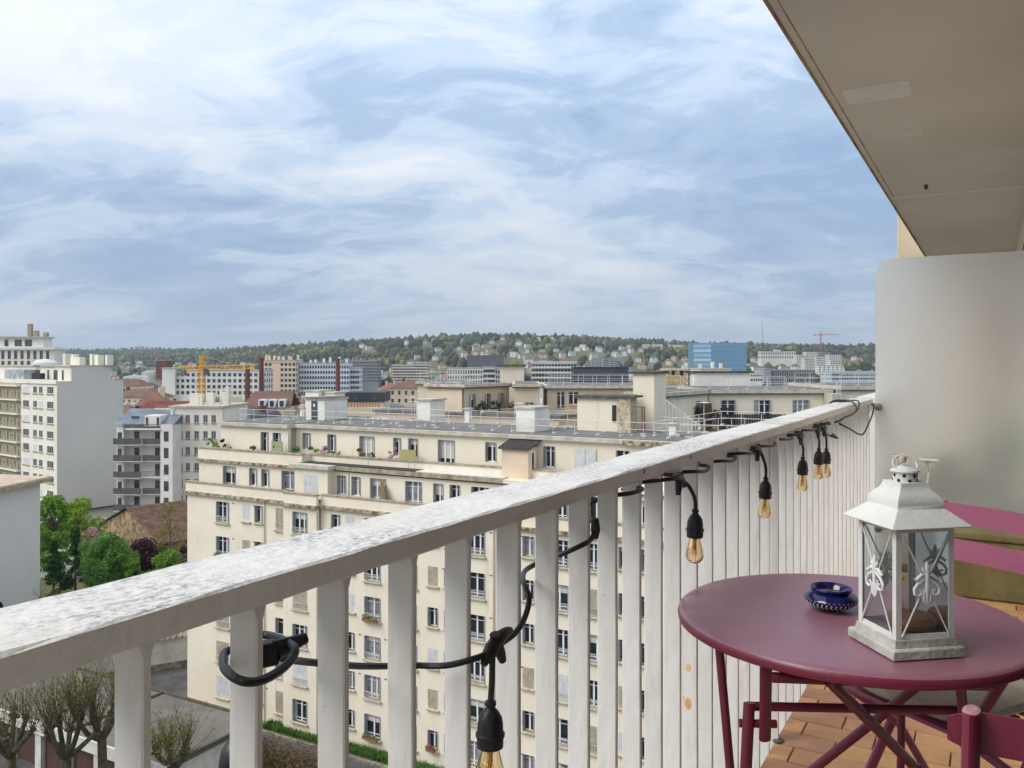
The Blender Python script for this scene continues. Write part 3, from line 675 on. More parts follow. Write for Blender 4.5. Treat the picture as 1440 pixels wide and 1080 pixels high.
WIN = {}
def win_meshes(w, h, kind):
    key = (round(w, 2), round(h, 2), kind)
    if key in WIN: return WIN[key]
    fr = MB(); f = .055
    fr.box(0, f, 0, .06, 0, h); fr.box(w - f, w, 0, .06, 0, h); fr.box(f, w - f, 0, .06, h - f, h); fr.box(f, w - f, 0, .06, 0, f)
    if kind == 'single': ms_ = []
    elif kind == 'triple': ms_ = [w * .34, w * .67]
    else: ms_ = [w / 2]
    for x in ms_: fr.box(x - .055, x + .055, -.012, .05, f, h - f)
    if h > .8:
        cuts = [0] + ms_ + [w]
        for i in range(len(cuts) - 1):
            a = cuts[i] + .056; b_ = cuts[i + 1] - .056
            fr.box(a, b_, .005, .045, h * .76, h * .76 + .035)
            if h > 1.5: fr.box(a, b_, .005, .045, h * .14, h * .14 + .05)
    fme = fr.mesh('window', m_pvc)
    gl = MB().quad((f, .035, f), (w - f, .035, f), (w - f, .035, h - f), (f, .035, h - f))
    g1 = gl.mesh('pane', m_glassd); g2 = gl.mesh('pane', m_glassc)
    si = MB().box(-.10, w + .10, -.42, .0, -.09, 0.); si.box(-.02, .1, -.36, -.3, -.15, -.09); si.box(w - .1, w + .02, -.36, -.3, -.15, -.09)
    sme = si.mesh('sill', m_sill)
    sh = MB()
    for i in range(3): sh.box(.004 + i * .022, .022 + i * .022, -.29 + .012 * i, -.02, .02, h - .02)
    shl = sh.mesh('shutter', m_shut)
    sh = MB()
    for i in range(3): sh.box(w - .022 - i * .022, w - .004 - i * .022, -.29 + .012 * i, -.02, .02, h - .02)
    shr = sh.mesh('shutter', m_shut)
    cs = MB(); n = max(4, int(w / .2))
    for i in range(n): a = w * i / n; cs.box(a + .008, a + w / n - .008, -.245 + (.006 if i % 2 else 0), -.21, .015, h - .03)
    cs.box(0, w, -.235, -.215, 0, h)
    c1 = cs.mesh('shutter', m_shutw); c2 = cs.mesh('shutter', m_shutt)
    gd = MB(); gd.box(.03, w - .03, -.36, -.335, .52, .55); gd.box(.03, w - .03, -.36, -.335, .08, .105)
    n = int(w / .105)
    for i in range(n + 1): x = .04 + (w - .08) * i / n; gd.box(x - .009, x + .009, -.356, -.339, .105, .52)
    gme = gd.mesh('guard_rail', m_galv)
    WIN[key] = (fme, g1, g2, sme, shl, shr, c1, c2, gme); return WIN[key]
rw = random.Random(21); CUR = {}
m_cur = M('net curtain', lin((214, 212, 206)), .8, lin((190, 188, 182)), 14, .4, .6, stretch=(1, 1, .05)); m_blind = M('roller blind', lin((200, 196, 186)), .8)
def cur_mesh(w, h, q, side):
    k = (round(w, 2), round(h, 2), q, side)
    if k not in CUR:
        mb = MB()
        if side == 0: mb.box(.06, w - .06, .028, .033, h - .06 - (h - .12) * q * .6, h - .06); CUR[k] = mb.mesh('curtain', m_blind)
        else:
            for i in range(int(6 * q) + 1): a = .06 + (w / 2 - .11) * i / 7; mb.box(a, a + (w / 2 - .11) / 7 * .8, .026 + .002 * (i % 2), .033, .06, h - .06)
            CUR[k] = mb.mesh('curtain', m_cur)
    return CUR[k]
def window(parent, x, y, z, w, h, kind='double', sill=True, guard=False, shut=None, rev=.3):
    """one window as a part: frame with pane, sill, shutters and guard rail"""
    me = win_meshes(w, h, kind)
    if shut is None: shut = 'open' if rw.random() > .12 else ('white' if rw.random() < .5 else 'taupe')
    f_ = link('window', me[0], parent, (x, y + rev - .065, z))
    link('pane', me[2] if rw.random() < .3 else me[1], f_)
    if sill: link('sill', me[3], f_)
    if shut == 'open': link('shutter', me[4], f_); link('shutter', me[5], f_)
    elif shut == 'white': link('shutter', me[6], f_)
    elif shut == 'taupe': link('shutter', me[7], f_)
    if shut == 'open' and rw.random() < .34: link('curtain', cur_mesh(w, h, rw.choice((.3, .55, 1.)), rw.choice((0, 1))), f_)
    if guard: link('guard_rail', me[8], f_)
    return f_

CB = empty('apartment_block', (0, 53.95, 0), MANG, 'long cream apartment block with two planted roof terraces and a flat railed roof', 'building')
Z0, ZB = -.3, ZR(-10.82)                      # foot and first cornice
big, small = 1.45, .85
colsA = [(-27.38, big), (-24.45, small), (-23.10, small), (-20.88, 1.32)]
colBay = [(-18.64, big)]
colsB = [(-15.29, small), (-13.92, small), (-12.18, big), (-9.0, big), (-6.65, small), (-5.28, small), (-3.5, big), (-.6, small), (.78, small), (2.62, big), (5.2, big), (7.4, small), (8.8, small), (10.6, big), (13.4, big)]
rows = [ZR(-11.2 - 2.83 * k) for k in range(6)]
def low_wall(s0, s1, y, cols_):
    mb = MB(); hs = []
    for (x, w_) in cols_:
        for r, zt in enumerate(rows):
            h = 1.68 if w_ > 1 else 1.32
            hs.append((x, x + w_, zt - h, zt, r, w_))
    wall_holes(mb, s0, s1, Z0, ZB, hs, y, .3)
    mb.build('wall', m_cream, CB)
    for (a, b_, c, d, r, w_) in hs:
        sh = None
        if (round(a, 2), r) in ((-20.88, 0), (-20.88, 5), (-6.65, 4)): sh = 'taupe'
        if (round(a, 2), r) == (-27.38, 5): sh = 'white'
        window(CB, a, y, c, b_ - a, d - c, 'triple' if w_ > 1.4 and rw.random() < .5 else 'double', True, w_ > 1 and r < 5, sh)
low_wall(-30.8, -19.6, 0, colsA); low_wall(-16.3, 16, 0, colsB); low_wall(-19.6, -16.3, -.5, colBay)
MB().box(-19.6, -16.3, -.5, .3, Z0, ZB).build('bay_core', m_cream, CB).location.y = .31
mb = MB()
for x in (-19.6, -16.3): mb.quad((x, -.5, Z0), (x, 0, Z0), (x, 0, ZB), (x, -.5, ZB))
mb.build('bay_cheek', m_cream, CB)
MB().box(-30.8, -20, .36, 13.4, Z0, ZR(-10.3)).build('core', m_cream, CB); MB().box(-20, 16, .36, 11.4, Z0, ZR(-10.3)).build('core', m_cream, CB)
# first cornice and parapet of the lower terrace
def ledge(name, mat, segs, z0, z1, over, thick=.25):
    mb = MB()
    for (a, b_, y) in segs: mb.box(a, b_, y - over, y + thick, z0, z1)
    return mb.build(name, mat, CB)
segs1 = [(-31.0, -19.6, 0), (-19.6, -16.3, -.5), (-16.3, 16, 0)]
for i, (a, b_, y) in enumerate(segs1):
    e0 = .12 if i == 1 else 0
    ledge('cornice', m_cornice, [(a - e0, b_ + e0, y)], ZR(-10.82), ZR(-10.60), .24)
    ledge('parapet', m_cream, [(a, b_, y)], ZR(-10.60), ZR(-9.88), .0)
    ledge('coping', m_coping, [(a - e0 * .5, b_ + e0 * .5, y)], ZR(-9.88), ZR(-9.78), .06, .31)
MB().box(-30.7, 16, .25, 1.4, ZR(-10.45), ZR(-10.28)).build('terrace_floor', m_felt, CB)
MB().quad((-31.0, .25, ZR(-10.6)), (-31, 1.5, ZR(-10.6)), (-31, 1.5, ZR(-9.85)), (-31, .25, ZR(-9.85))).build('parapet_end', m_cream, CB)
# middle storey, set back
midc = [(-27.93, big), (-24.93, small), (-23.59, small), (-21.40, 1.36)]
midr = [(-15.74, small), (-14.36, small), (-12.60, big), (-9.42, big), (-6.99, small), (-5.61, small), (-3.85, big), (-1.0, small), (.3, small), (2.0, big), (4.9, big), (7.9, big), (11, big)]
def band_wall(s0, s1, y, z0, z1, wins, parent=CB, mat=None, guard=False, kinds=None, sill=False, dep=.3):
    mb = MB(); hs = [(x, x + w_, zb, zt) for (x, w_, zb, zt) in wins]
    wall_holes(mb, s0, s1, z0, z1, hs, y, dep); o = mb.build('wall', mat or m_cream, parent)
    for i, (x, w_, zb, zt) in enumerate(wins):
        window(parent, x, y, zb, w_, zt - zb, kinds[i] if kinds else 'double', sill, guard, 'open', dep)
    return o
mt, mbm = ZR(-8.48), ZR(-10.2)
band_wall(-30.8, -19.3, 1.2, ZR(-10.3), ZR(-8.2), [(x, w_, mbm + (.3 if w_ < 1 else .02), mt) for x, w_ in midc])
band_wall(-16.0, 16, 1.2, ZR(-10.3), ZR(-8.2), [(x, w_, mbm + (.3 if w_ < 1 else .02), mt) for x, w_ in midr], kinds=['triple' if w_ > 1 else 'double' for x, w_ in midr])
mb = MB(); wall_holes(mb, -19.3, -16.0, ZR(-10.3), ZR(-7.95), [(-18.38, -16.93, ZR(-9.92), mt)], .4, .2)
mb.quad((-16.0, .4, ZR(-10.3)), (-16.0, 1.25, ZR(-10.3)), (-16.0, 1.25, ZR(-7.95)), (-16.0, .4, ZR(-7.95))); mb.build('bay_wall', m_cream, CB)
window(CB, -18.38, .4, ZR(-9.92), big, mt - ZR(-9.92), 'double', False, False, 'white', .3)
MB().box(-30.8, -20, 1.56, 13.4, ZR(-10.3), ZR(-8.0)).build('core', m_cream, CB); MB().box(-20, 16, 1.56, 11.4, ZR(-10.3), ZR(-8.0)).build('core', m_cream, CB)
MB().box(-19.3, -16.02, .75, 1.5, ZR(-10.3), ZR(-8.0)).build('bay_core', m_cream, CB)
MB().box(-30.8, 16, 1.2, 1.57, ZR(-8.21), ZR(-8.19)).build('ceiling_strip', m_cream, CB)
# second cornice: left part carries a parapet, right part is a flat ledge
ledge('cornice', m_cornice, [(-31.0, -19.35, 1.2)], ZR(-8.22), ZR(-8.02), .22)
ledge('parapet', m_cream, [(-30.95, -19.3, 1.2)], ZR(-8.02), ZR(-7.16), 0.)
ledge('coping', m_coping, [(-31.0, -19.25, 1.2)], ZR(-7.16), ZR(-7.05), .07, .32)
MB().box(-19.6, -15.75, .15, 2.3, ZR(-8.0), ZR(-7.72)).build('bay_roof', m_fascia, CB)
MB().box(-15.75, -1.2, .95, 2.3, ZR(-8.06), ZR(-7.76)).build('ledge', m_coping, CB)
MB().box(-19.5, -8.5, 1.05, 2.2, ZR(-7.76), ZR(-7.70)).build('ledge_felt', M('bitumen sheet', (.025, .025, .027), .7), CB)
MB().box(-8.48, -1.3, 1.15, 2.2, ZR(-7.76), ZR(-7.715)).build('ledge_flashing', M('zinc flashing', lin((225, 226, 226)), .35, lin((190, 190, 190)), 2), CB)
MB().box(-1.2, 16, .95, 2.3, ZR(-8.06), ZR(-7.8)).build('ledge', m_cream, CB)
ledge('parapet', m_cream, [(-19.3, 16, 2.2)], ZR(-8.05), ZR(-7.22), 0.)
ledge('coping', m_coping, [(-19.25, 16, 2.2)], ZR(-7.22), ZR(-7.12), .07, .32)
MB().quad((-19.28, 1.45, ZR(-8)), (-19.28, 2.45, ZR(-8)), (-19.28, 2.45, ZR(-7.1)), (-19.28, 1.45, ZR(-7.1))).build('parapet_end', m_cream, CB)
for x in (-13.6, -9.9, -9.3):
    MB().tube([(x, 2.185, ZR(-8.0)), (x, 2.185, ZR(-7.15))], .02, 6).build('rain_pipe', m_cream, CB)
MB().tube([(-14.62, 1.15, ZR(-10.2)), (-14.62, 1.15, ZR(-8.2))], .04, 8).build('rain_pipe', m_galv, CB)
# top storey, set back again
tl_ = [(-24.88, small, ZR(-8.0), ZR(-5.65)), (-23.54, small, ZR(-8.0), ZR(-5.65))]
tr_ = [(-21.16, small, ZR(-6.95), ZR(-5.63)), (-18.54, .87, ZR(-7.2), ZR(-5.64)), (-15.31, big, ZR(-7.9), ZR(-5.64)), (-12.06, .72, ZR(-7.0), ZR(-5.64)), (-10.66, .87, ZR(-7.05), ZR(-5.62)), (-8.0, big, ZR(-7.9), ZR(-5.61)), (-3.96, .9, ZR(-7.0), ZR(-5.60)), (.66, .88, ZR(-7.1), ZR(-5.66)), (5.95, .95, ZR(-7.6), ZR(-5.68)), (7.48, .9, ZR(-7.6), ZR(-5.68)), (10.4, big, ZR(-7.8), ZR(-5.68))]
band_wall(-29.5, -21.9, 2.4, ZR(-8.0), ZR(-5.22), tl_)
band_wall(-21.9, 16, 3.3, ZR(-8.0), ZR(-5.2), tr_, kinds=['triple' if q[1] > 1 else 'double' for q in tr_])
MB().quad((-21.9, 2.4, ZR(-8.0)), (-21.9, 3.3, ZR(-8.0)), (-21.9, 3.3, ZR(-5.2)), (-21.9, 2.4, ZR(-5.2))).build('wall_return', m_cream, CB)
MB().box(3.01, 4.57, 3.22, 3.29, ZR(-7.9), ZR(-5.7)).build('shutter', m_shutw, CB)
MB().box(3.78, 3.80, 3.20, 3.22, ZR(-7.9), ZR(-5.7)).build('shutter_joint', m_shut, CB)
MB().box(-29.5, -20, 3.66, 13.4, ZR(-8.05), ZR(-5.0)).build('core', m_cream, CB); MB().box(-20, 16, 3.66, 11.4, ZR(-8.05), ZR(-5.0)).build('core', m_cream, CB)
MB().box(-29.5, -21.9, 2.75, 3.7, ZR(-8.05), ZR(-5.0)).build('core', m_cream, CB)
MB().box(-31, 16, 1.5, 3.7, ZR(-8.15), ZR(-8.0)).build('terrace_floor', m_felt, CB)
MB().box(-29.7, -21.75, 2.12, 13.5, ZR(-5.24), ZR(-4.96)).build('roof_edge', m_fascia, CB)
MB().box(-21.75, 16.2, 3.02, 11.5, ZR(-5.22), ZR(-4.95)).build('roof_edge', m_fascia, CB)
MB().box(-21.7, 15.9, 3.45, 11.3, ZR(-4.96), ZR(-4.90)).build('roof_felt', m_felt, CB); MB().box(-29.3, -21.9, 3.45, 13.2, ZR(-4.96), ZR(-4.90)).build('roof_felt', m_felt, CB)
MB().box(-29.3, -21.9, 2.55, 3.45, ZR(-4.955), ZR(-4.905)).build('roof_felt', m_felt, CB)
MB().box(6.5, 16.22, 3.0, 3.03, ZR(-5.3), ZR(-5.0)).build('edge_moss', m_cornice, CB)
# lean-to on the terrace with a small tiled roof
ex = MB(); wall_holes(ex, -1.72, .31, ZR(-8), ZR(-5.75), [], 1.7, .2)
ex.quad((.31, 1.7, ZR(-8)), (.31, 3.3, ZR(-8)), (.31, 3.3, ZR(-5.7)), (.31, 1.7, ZR(-5.7))); ex.quad((-1.72, 3.3, ZR(-8)), (-1.72, 1.7, ZR(-8)), (-1.72, 1.7, ZR(-5.7)), (-1.72, 3.3, ZR(-5.7)))
ex = ex.build('lean_to', M('pinkish render', lin((220, 200, 176)), .92, lin((206, 186, 160)), .6), CB)
MB().box(.312, .34, 2.1, 2.75, ZR(-7.4), ZR(-5.95)).build('window', m_pvc, ex)
MB().box(.335, .352, 2.2, 2.45, ZR(-7.3), ZR(-6.05)).build('pane', m_glassd, ex)
mb = MB(); mb.poly([(-1.9, 1.5, ZR(-5.72)), (.5, 1.5, ZR(-5.72)), (.5, 3.32, ZR(-5.24)), (-1.9, 3.32, ZR(-5.24))]); mb.poly([(.5, 1.5, ZR(-5.82)), (.5, 3.32, ZR(-5.34)), (.5, 3.32, ZR(-5.24)), (.5, 1.5, ZR(-5.72))]); mb.poly([(-1.9, 1.5, ZR(-5.82)), (.5, 1.5, ZR(-5.82)), (.5, 1.5, ZR(-5.72)), (-1.9, 1.5, ZR(-5.72))])
mt_ = M('dark tile', lin((62, 60, 58)), .8, lin((84, 80, 74)), 3)
lr = mb.build('roof', mt_, ex)
for i in range(12):
    x = -1.85 + i * .205; MB().tube([(x, 1.5, ZR(-5.70)), (x, 3.3, ZR(-5.225))], .035, 6).build('tile_rib', mt_, lr)
# planters, screens and oddments of the terraces
for (x, y, w_, h, z, mt2) in ((-22.4, 1.75, .75, 1.0, ZR(-8.0) + .0, M('green screen', lin((150, 156, 118)), .8)), (-12.2, 2.75, 1.3, 1.35, ZR(-8.0), M('bamboo screen', lin((172, 166, 112)), .9, lin((150, 140, 92)), 6, stretch=(6, 6, .3)))):
    pass
def railrun(parent, pts, h=.95, step=1.6, lean=0., mat=None, base=0.):
    """white tube guard rail: each post a part, two long bars"""
    mat = mat or m_galv
    for k in range(len(pts) - 1):
        a, b_ = Vector(pts[k]), Vector(pts[k + 1]); d = b_ - a; n = max(1, round(d.length / step)); nrm = Vector((d.y, -d.x, 0)).normalized() * lean
        for q in (1., .52):
            MB().tube([a + Vector((0, 0, h * q)) + nrm * q, b_ + Vector((0, 0, h * q)) + nrm * q], .021, 6).build('handrail', mat, parent)
        for i in range(n + (1 if k == len(pts) - 2 else 0)):
            p = a + d * (i / n); m_ = MB().tube([p, p + Vector((0, 0, h)) + nrm], .024, 6)
            m_.box(p.x - .09, p.x + .09, p.y - .05, p.y + .55, p.z, p.z + .07); m_.build('rail_post', mat, parent)
zr = ZR(-4.9)
railrun(CB, [(-28.9, 4.0, zr), (-22.4, 4.0, zr), (-22.4, 4.7, zr), (15.6, 4.7, zr)], .98, 1.62, .08)
railrun(CB, [(-21.5, 11.0, zr), (0.5, 11.0, zr)], .98, 1.62, 0)
def roofbox(x0, x1, y0, y1, z0, z1, name='chimney', mat=None, cap=True):
    o = MB().box(x0, x1, y0, y1, z0, z1).build(name, mat or m_white, CB)
    if cap: MB().box(x0 - .1, x1 + .1, y0 - .1, y1 + .1, z1, z1 + .13).build('cap', m_fascia, o)
    return o
roofbox(-2.35, -.85, 4.9, 7.3, zr, ZR(-3.25))
hut = roofbox(-24.4, -22.3, 7.2, 10.2, zr, ZR(-3.15), 'stair_hut', m_white)
MB().box(-24.3, -22.2, 7.0, 10.3, ZR(-3.02), ZR(-2.94)).build('felt', m_felt, hut)
MB().box(-23.75, -23.1, 7.15, 7.2, zr, ZR(-3.25)).build('door', M('dark grey door', lin((70, 74, 80)), .6), hut)
MB().box(-23.5, -23.3, 7.12, 7.15, ZR(-3.75), ZR(-3.5)).build('notice', m_white, hut)
roofbox(-27.6, -26.0, 10.6, 12.8, zr, ZR(-2.6)); roofbox(-25.9, -24.6, 11.2, 12.6, zr, ZR(-2.75))
for (x, y) in ((-29.0, 11.5), (-28.3, 11.6), (-27.9, 10.2), (-10.5, 11), (8.5, 6.5)):
    roofbox(x, x + .45, y, y + .45, zr, zr + random.uniform(.7, 1.1), 'vent')
hut2 = roofbox(1.0, 4.35, 8.2, 11.2, zr, ZR(-2.55), 'lift_hut', m_cream, False)
MB().box(.8, 4.5, 8.0, 11.4, ZR(-2.55), ZR(-2.33)).build('felt', M('dark roof edge', lin((96, 92, 86)), .9, lin((60, 58, 52)), 3), hut2)
MB().box(3.75, 4.05, 8.14, 8.2, ZR(-4.2), ZR(-3.0)).build('window', m_dark, hut2)
ch2 = roofbox(4.36, 5.35, 7.6, 8.9, zr, ZR(-2.42), 'chimney', M('flaking render', lin((196, 184, 160)), .95, lin((150, 136, 112)), 2.4, .42, .6, .4, 9), False)
MB().box(4.15, 5.75, 7.45, 9.1, ZR(-2.42), ZR(-2.28)).build('cap', MATS['dark roof edge'], ch2)
mb = MB(); mb.tube([(5.4, 7.7, ZR(-3.05)), (6.35, 7.7, ZR(-3.05)), (6.35, 7.7, zr)], .05, 6); mb.tube([(6.15, 7.75, ZR(-3.05)), (6.15, 7.75, zr)], .05, 6); mb.build('flue_pipe', M('rusty pipe', lin((110, 80, 62)), .8), ch2)
tw = roofbox(4.0, 5.65, 11.8, 14.6, 0, ZR(-.78), 'lift_tower', m_cream, False)
MB().box(3.75, 5.85, 11.6, 14.8, ZR(-.78), ZR(-.60)).build('felt', MATS['dark roof edge'], tw)
# white ladder guard and ramp rails right of the tower
mb = MB()
for i in range(10): x = 6.6 + i * .28; mb.tube([(x, 11.6, zr), (x, 11.6, zr + 2.2 - .2 * i)], .03, 5)
mb.tube([(6.6, 11.6, zr + 2.2), (9.2, 11.6, zr + .35)], .035, 5); mb.build('slatted_guard', m_galv, CB)
railrun(CB, [(6.6, 9.8, zr), (10.2, 9.2, zr), (12.4, 11.5, zr)], 1.05, 1.2); railrun(CB, [(7.6, 6.0, zr), (11.5, 8.6, zr + .7), (15.5, 8.6, zr + .7)], .95, 1.4)

# ------------------------------------------------------------------ rear wings of the same block, one storey higher
RT = ZR(-2.35)
m_feltd = MATS['dark roof edge']
def wing(name, label, x0, y0, ang, length, depth, zb, zt, mat, wins, kinds=None, rail_=True, fasc=.30, over=.25):
    o = empty(name, (x0, y0, 0), ang, label, 'building', None)
    band_wall(0, length, 0, zb, zt, wins, o, mat, False, kinds, True, .22)
    MB().box(0, length, .285, depth, Z0, zt - .01).build('core', mat, o)
    if zb > 1: MB().box(0, length, 0, .28, Z0, zb - .003).build('lower_wall', mat, o)
    MB().box(-over, length + over, -over, depth + over, zt, zt + fasc).build('roof_edge', m_fascia, o)
    MB().box(-over + .02, length + over - .02, -over - .02, depth, zt - .12, zt).build('soffit', m_feltd, o)
    MB().box(.1, length - .1, .3, depth - .2, zt + fasc, zt + fasc + .04).build('felt', m_felt, o)
    if rail_: railrun(o, [(.2, .6, zt + fasc), (length - .2, .6, zt + fasc)], 1.0, 1.6); railrun(o, [(.2, depth - .5, zt + fasc), (length - .2, depth - .5, zt + fasc)], 1.0, 1.6)
    return o
wz = lambda x, w_, top=-3.2, bot=-4.9: (x, w_, ZR(bot), ZR(top))
FW = wing('apartment_wing', 'cream rear wing with shuttered french windows and a black-fenced terrace', 17.2, 72, rad(1.5), 10.6, 11, ZR(-8), RT - .25, m_cream,
     [wz(1.05, 1.25), wz(3.95, 1.45), wz(7.35, 1.45)], ['double', 'triple', 'triple'])
FW2 = wing('apartment_wing', 'cream wing with a small window and grey gable strip right of the fenced terrace', 28.4, 71.0, rad(1.5), 14, 12, ZR(-8), RT + .1, m_cream, [wz(.9, .75, -3.0, -4.3), wz(6, 1.4)], None)
MB().box(-1.1, -.05, -.6, 1.5, Z0, ZR(-2.6)).build('grey_pier', M('grey render', lin((190, 186, 176)), .9, lin((170, 164, 152)), 1), FW2)
MB().box(3.1, 4.1, -.5, 1.5, Z0, ZR(-2.1)).build('grey_pier', MATS['grey render'], FW2)
for x_ in (-.6, 3.6):
    mb = MB()
    for s_ in (-.2, .2): mb.tube([(x_ + s_, -.75, ZR(-8)), (x_ + s_, -.75, ZR(-1.6))], .025, 5)
    for k in range(18): mb.tube([(x_ - .2, -.75, ZR(-7.6 + k * .33)), (x_ + .2, -.75, ZR(-7.6 + k * .33))], .015, 4)
    mb.build('ladder', m_galv, FW2)
for i in range(28):
    MB().box(.2 + i * .215, .385 + i * .215, -1.6, -1.57, ZR(-5.6), ZR(-4.35)).build('fence_slat', M('black fence', (.014, .015, .018), .6), FW)
MB().box(-.2, 10.5, -1.75, .3, ZR(-6.2), ZR(-5.62)).build('terrace_floor', m_coping, FW)
MB().box(-1.2, -.1, -1.3, -1.2, ZR(-5.6), ZR(-3.4)).build('woven_screen', M('woven willow', lin((120, 92, 70)), .9, lin((80, 60, 46)), 8), FW)
# wall running back beside the lift tower
SW = wing('apartment_wing', 'narrow cream return wall between lift tower and fenced terrace', 11.75, 64.6, math.atan2(7.6, 5.5), 9.3, 3.0, ZR(-8), RT - .25, m_cream, [(6.5, .8, ZR(-4.6), ZR(-3.2))], ['single'], False)
# terrace deck that carries them
deck = empty('terrace_deck', (0, 53.95, 0), MANG, 'low felted terrace roof between the cream wings', 'roof')
MB().box(5.9, 26, 9.5, 16.5, 0, ZR(-5.6)).build('slab', m_cream, deck); MB().box(6.0, 25.9, 9.6, 16.4, ZR(-5.6), ZR(-5.52)).build('felt', m_felt, deck)
# middle wing coloured darker for courtyard shade, and pale penthouse
MW = wing('apartment_wing', 'shade-toned cream courtyard wing with white blind behind the roof railing', 3.6, 84.5, 0, 14, 12, ZR(-9), RT - .2, m_creamshade,
     [wz(1.0, .8, -2.9, -4.6), (2.0 + .2, 1.0, ZR(-4.2), ZR(-2.9)), wz(1.2, .9, -5.9, -7.6), wz(3.0, .9, -5.9, -7.6), wz(5.4, .9, -5.9, -7.6), wz(7.6, .9, -5.9, -7.6)], None)
MB().box(-.3, 4.2, -1.2, 0, ZR(-5.4), ZR(-4.75)).build('balcony', m_creamshade, MW)
MP = wing('apartment_wing', 'shade-toned cream projecting block with flat white-edged roof in the courtyard', .25, 82.5, 0, 2.5, 12, ZR(-9), RT, m_creamshade, [(1.05, .85, ZR(-4.9), ZR(-3.9))], None, False)
RW = wing('apartment_wing', 'shade-toned cream terrace wing with plants along its balcony in the courtyard', -4.9, 84.2, math.atan2(7, 4.9), 8.0, 5, ZR(-9), RT - .1, m_creamshade, [wz(.9, .9), wz(3.6, .9), wz(6.0, .9)], None)
MB().box(.3, 8.6, -2.2, -1.95, ZR(-5.9), ZR(-4.75)).build('balcony_parapet', m_creamshade, RW); MB().box(.2, 8.6, -2.2, 0, ZR(-6.2), ZR(-5.9)).build('balcony_floor', m_creamshade, RW)
MC = wing('apartment_wing', 'pale cream penthouse with blank wall and black ladder in the courtyard', -10.5, 92, 0, 5.4, 8, ZR(-9), RT + .05, m_cream, [], None)
MB().box(3.9, 4.35, -1.0, .05, ZR(-9), ZR(-2.1)).build('chimney', m_white, MC)
mb = MB()
for s_ in (-.25, .25): mb.tube([(2.75 + s_, -.2, ZR(-5.3)), (2.75 + s_, -.2, ZR(-3.2))], .04, 5)
for k in range(6): mb.tube([(2.5, -.2, ZR(-5.1 + .35 * k)), (3.0, -.2, ZR(-5.1 + .35 * k))], .02, 4)
mb.build('ladder', m_iron, MC)
TWR = empty('lift_tower', (-1.2, 96, 0), 0, 'square cream lift tower rising behind the shade-toned courtyard wing', 'tower')
MB().box(-.2, 2.6, 0, 4, 0, ZR(-.35)).build('wall', m_cream, TWR); MB().box(-.5, 2.9, -.3, 4.3, ZR(-.35), ZR(-.15)).build('felt', m_feltd, TWR)
VB = empty('vent_hut', (-8.6, 80, 0), MANG, 'small white vent hut on the courtyard roof', 'hut')
MB().box(-.8, .8, 0, 2.6, 0, ZR(-3.6)).build('wall', m_white, VB); MB().box(-.95, .95, -.15, 2.75, ZR(-3.6), ZR(-3.45)).build('cap', m_fascia, VB)
YR = empty('courtyard_roof', (0, 53.95, 0), MANG, 'low grey felt roof inside the courtyard', 'roof')
MB().box(-30, -8, 24, 33, 0, ZR(-5.3)).build('wall', m_creamshade, YR); MB().box(-30.2, -7.8, 23.8, 33.2, ZR(-5.3), ZR(-5.0)).build('felt', m_felt, YR)
CT = empty('brick_chimney', (17.5, 88, 0), 0, 'buff brick chimney stack with a dark slotted cap', 'chimney')
m_bbrick = M('buff brick', lin((196, 170, 128)), .9, lin((168, 140, 100)), 3)
MB().box(-1.1, 1.1, 0, 2, 0, ZR(-1.3)).build('stack', m_bbrick, CT); MB().box(-1.3, 1.3, -.2, 2.2, ZR(-.75), ZR(-.55)).build('cap', m_fascia, CT)
for x in (-1.0, -.1, .8): MB().box(x, x + .25, 0, 2, ZR(-1.3), ZR(-.75)).build('cap_leg', m_bbrick, CT)
WC = empty('white_hut', (20.8, 86, 0), 0, 'white rendered roof hut beside the buff brick chimney', 'hut')
MB().box(-1.8, 4.0, 0, 3, 0, ZR(-1.0)).build('wall', m_white, WC); MB().box(-2, 4.4, -.2, 3.2, ZR(-1.0), ZR(-.8)).build('felt', m_feltd, WC)

# downpipes, wall vents, aerials and flower boxes of the long block
for x in (-22.0, -16.6, -8.05, -1.35, 4.55, 9.9): MB().tube([(x, -.09, .1), (x, -.09, ZB - .02)], .05, 7).build('downpipe', M('painted downpipe', lin((206, 196, 176)), .8, lin((176, 164, 140)), 1), CB)
vent_me = MB().box(0, .22, -.012, .0, 0, .09).mesh('vent', M('vent grille', lin((120, 108, 90)), .8))
for (x, w_) in colsA + colsB:
    for r, zt_ in enumerate(rows):
        if rw.random() < .5: link('vent', vent_me, CB, (x + w_ + .35, 0, zt_ + .12 - .2))
rr = random.Random(4)
for (x, y) in ((-26.5, 9), (-15.2, 10.5), (-13.9, 8.2), (-5.2, 10.6), (2.7, 10.2), (9.8, 10.4)):
    h = rr.uniform(1.6, 3.2); mb = MB(); mb.tube([(x, y, zr), (x, y, zr + h)], .025, 5)
    for k in range(6): mb.tube([(x - .45 + .05 * k, y + .18 * k - .4, zr + h - .12), (x + .45 - .05 * k, y + .18 * k - .4, zr + h - .12)], .010, 4)
    mb.tube([(x, y - .5, zr + h - .12), (x, y + .55, zr + h - .12)], .014, 4); mb.build('aerial', m_galv, CB)
for k in range(46):
    x, y = rr.uniform(-28, 14), rr.uniform(5.2, 10.8); bx_, by_ = rr.uniform(.15, .5), rr.uniform(.15, .4)
    MB().box(x, x + bx_, y, y + by_, zr, zr + rr.uniform(.06, .22)).build('roof_ballast', m_fascia, CB)
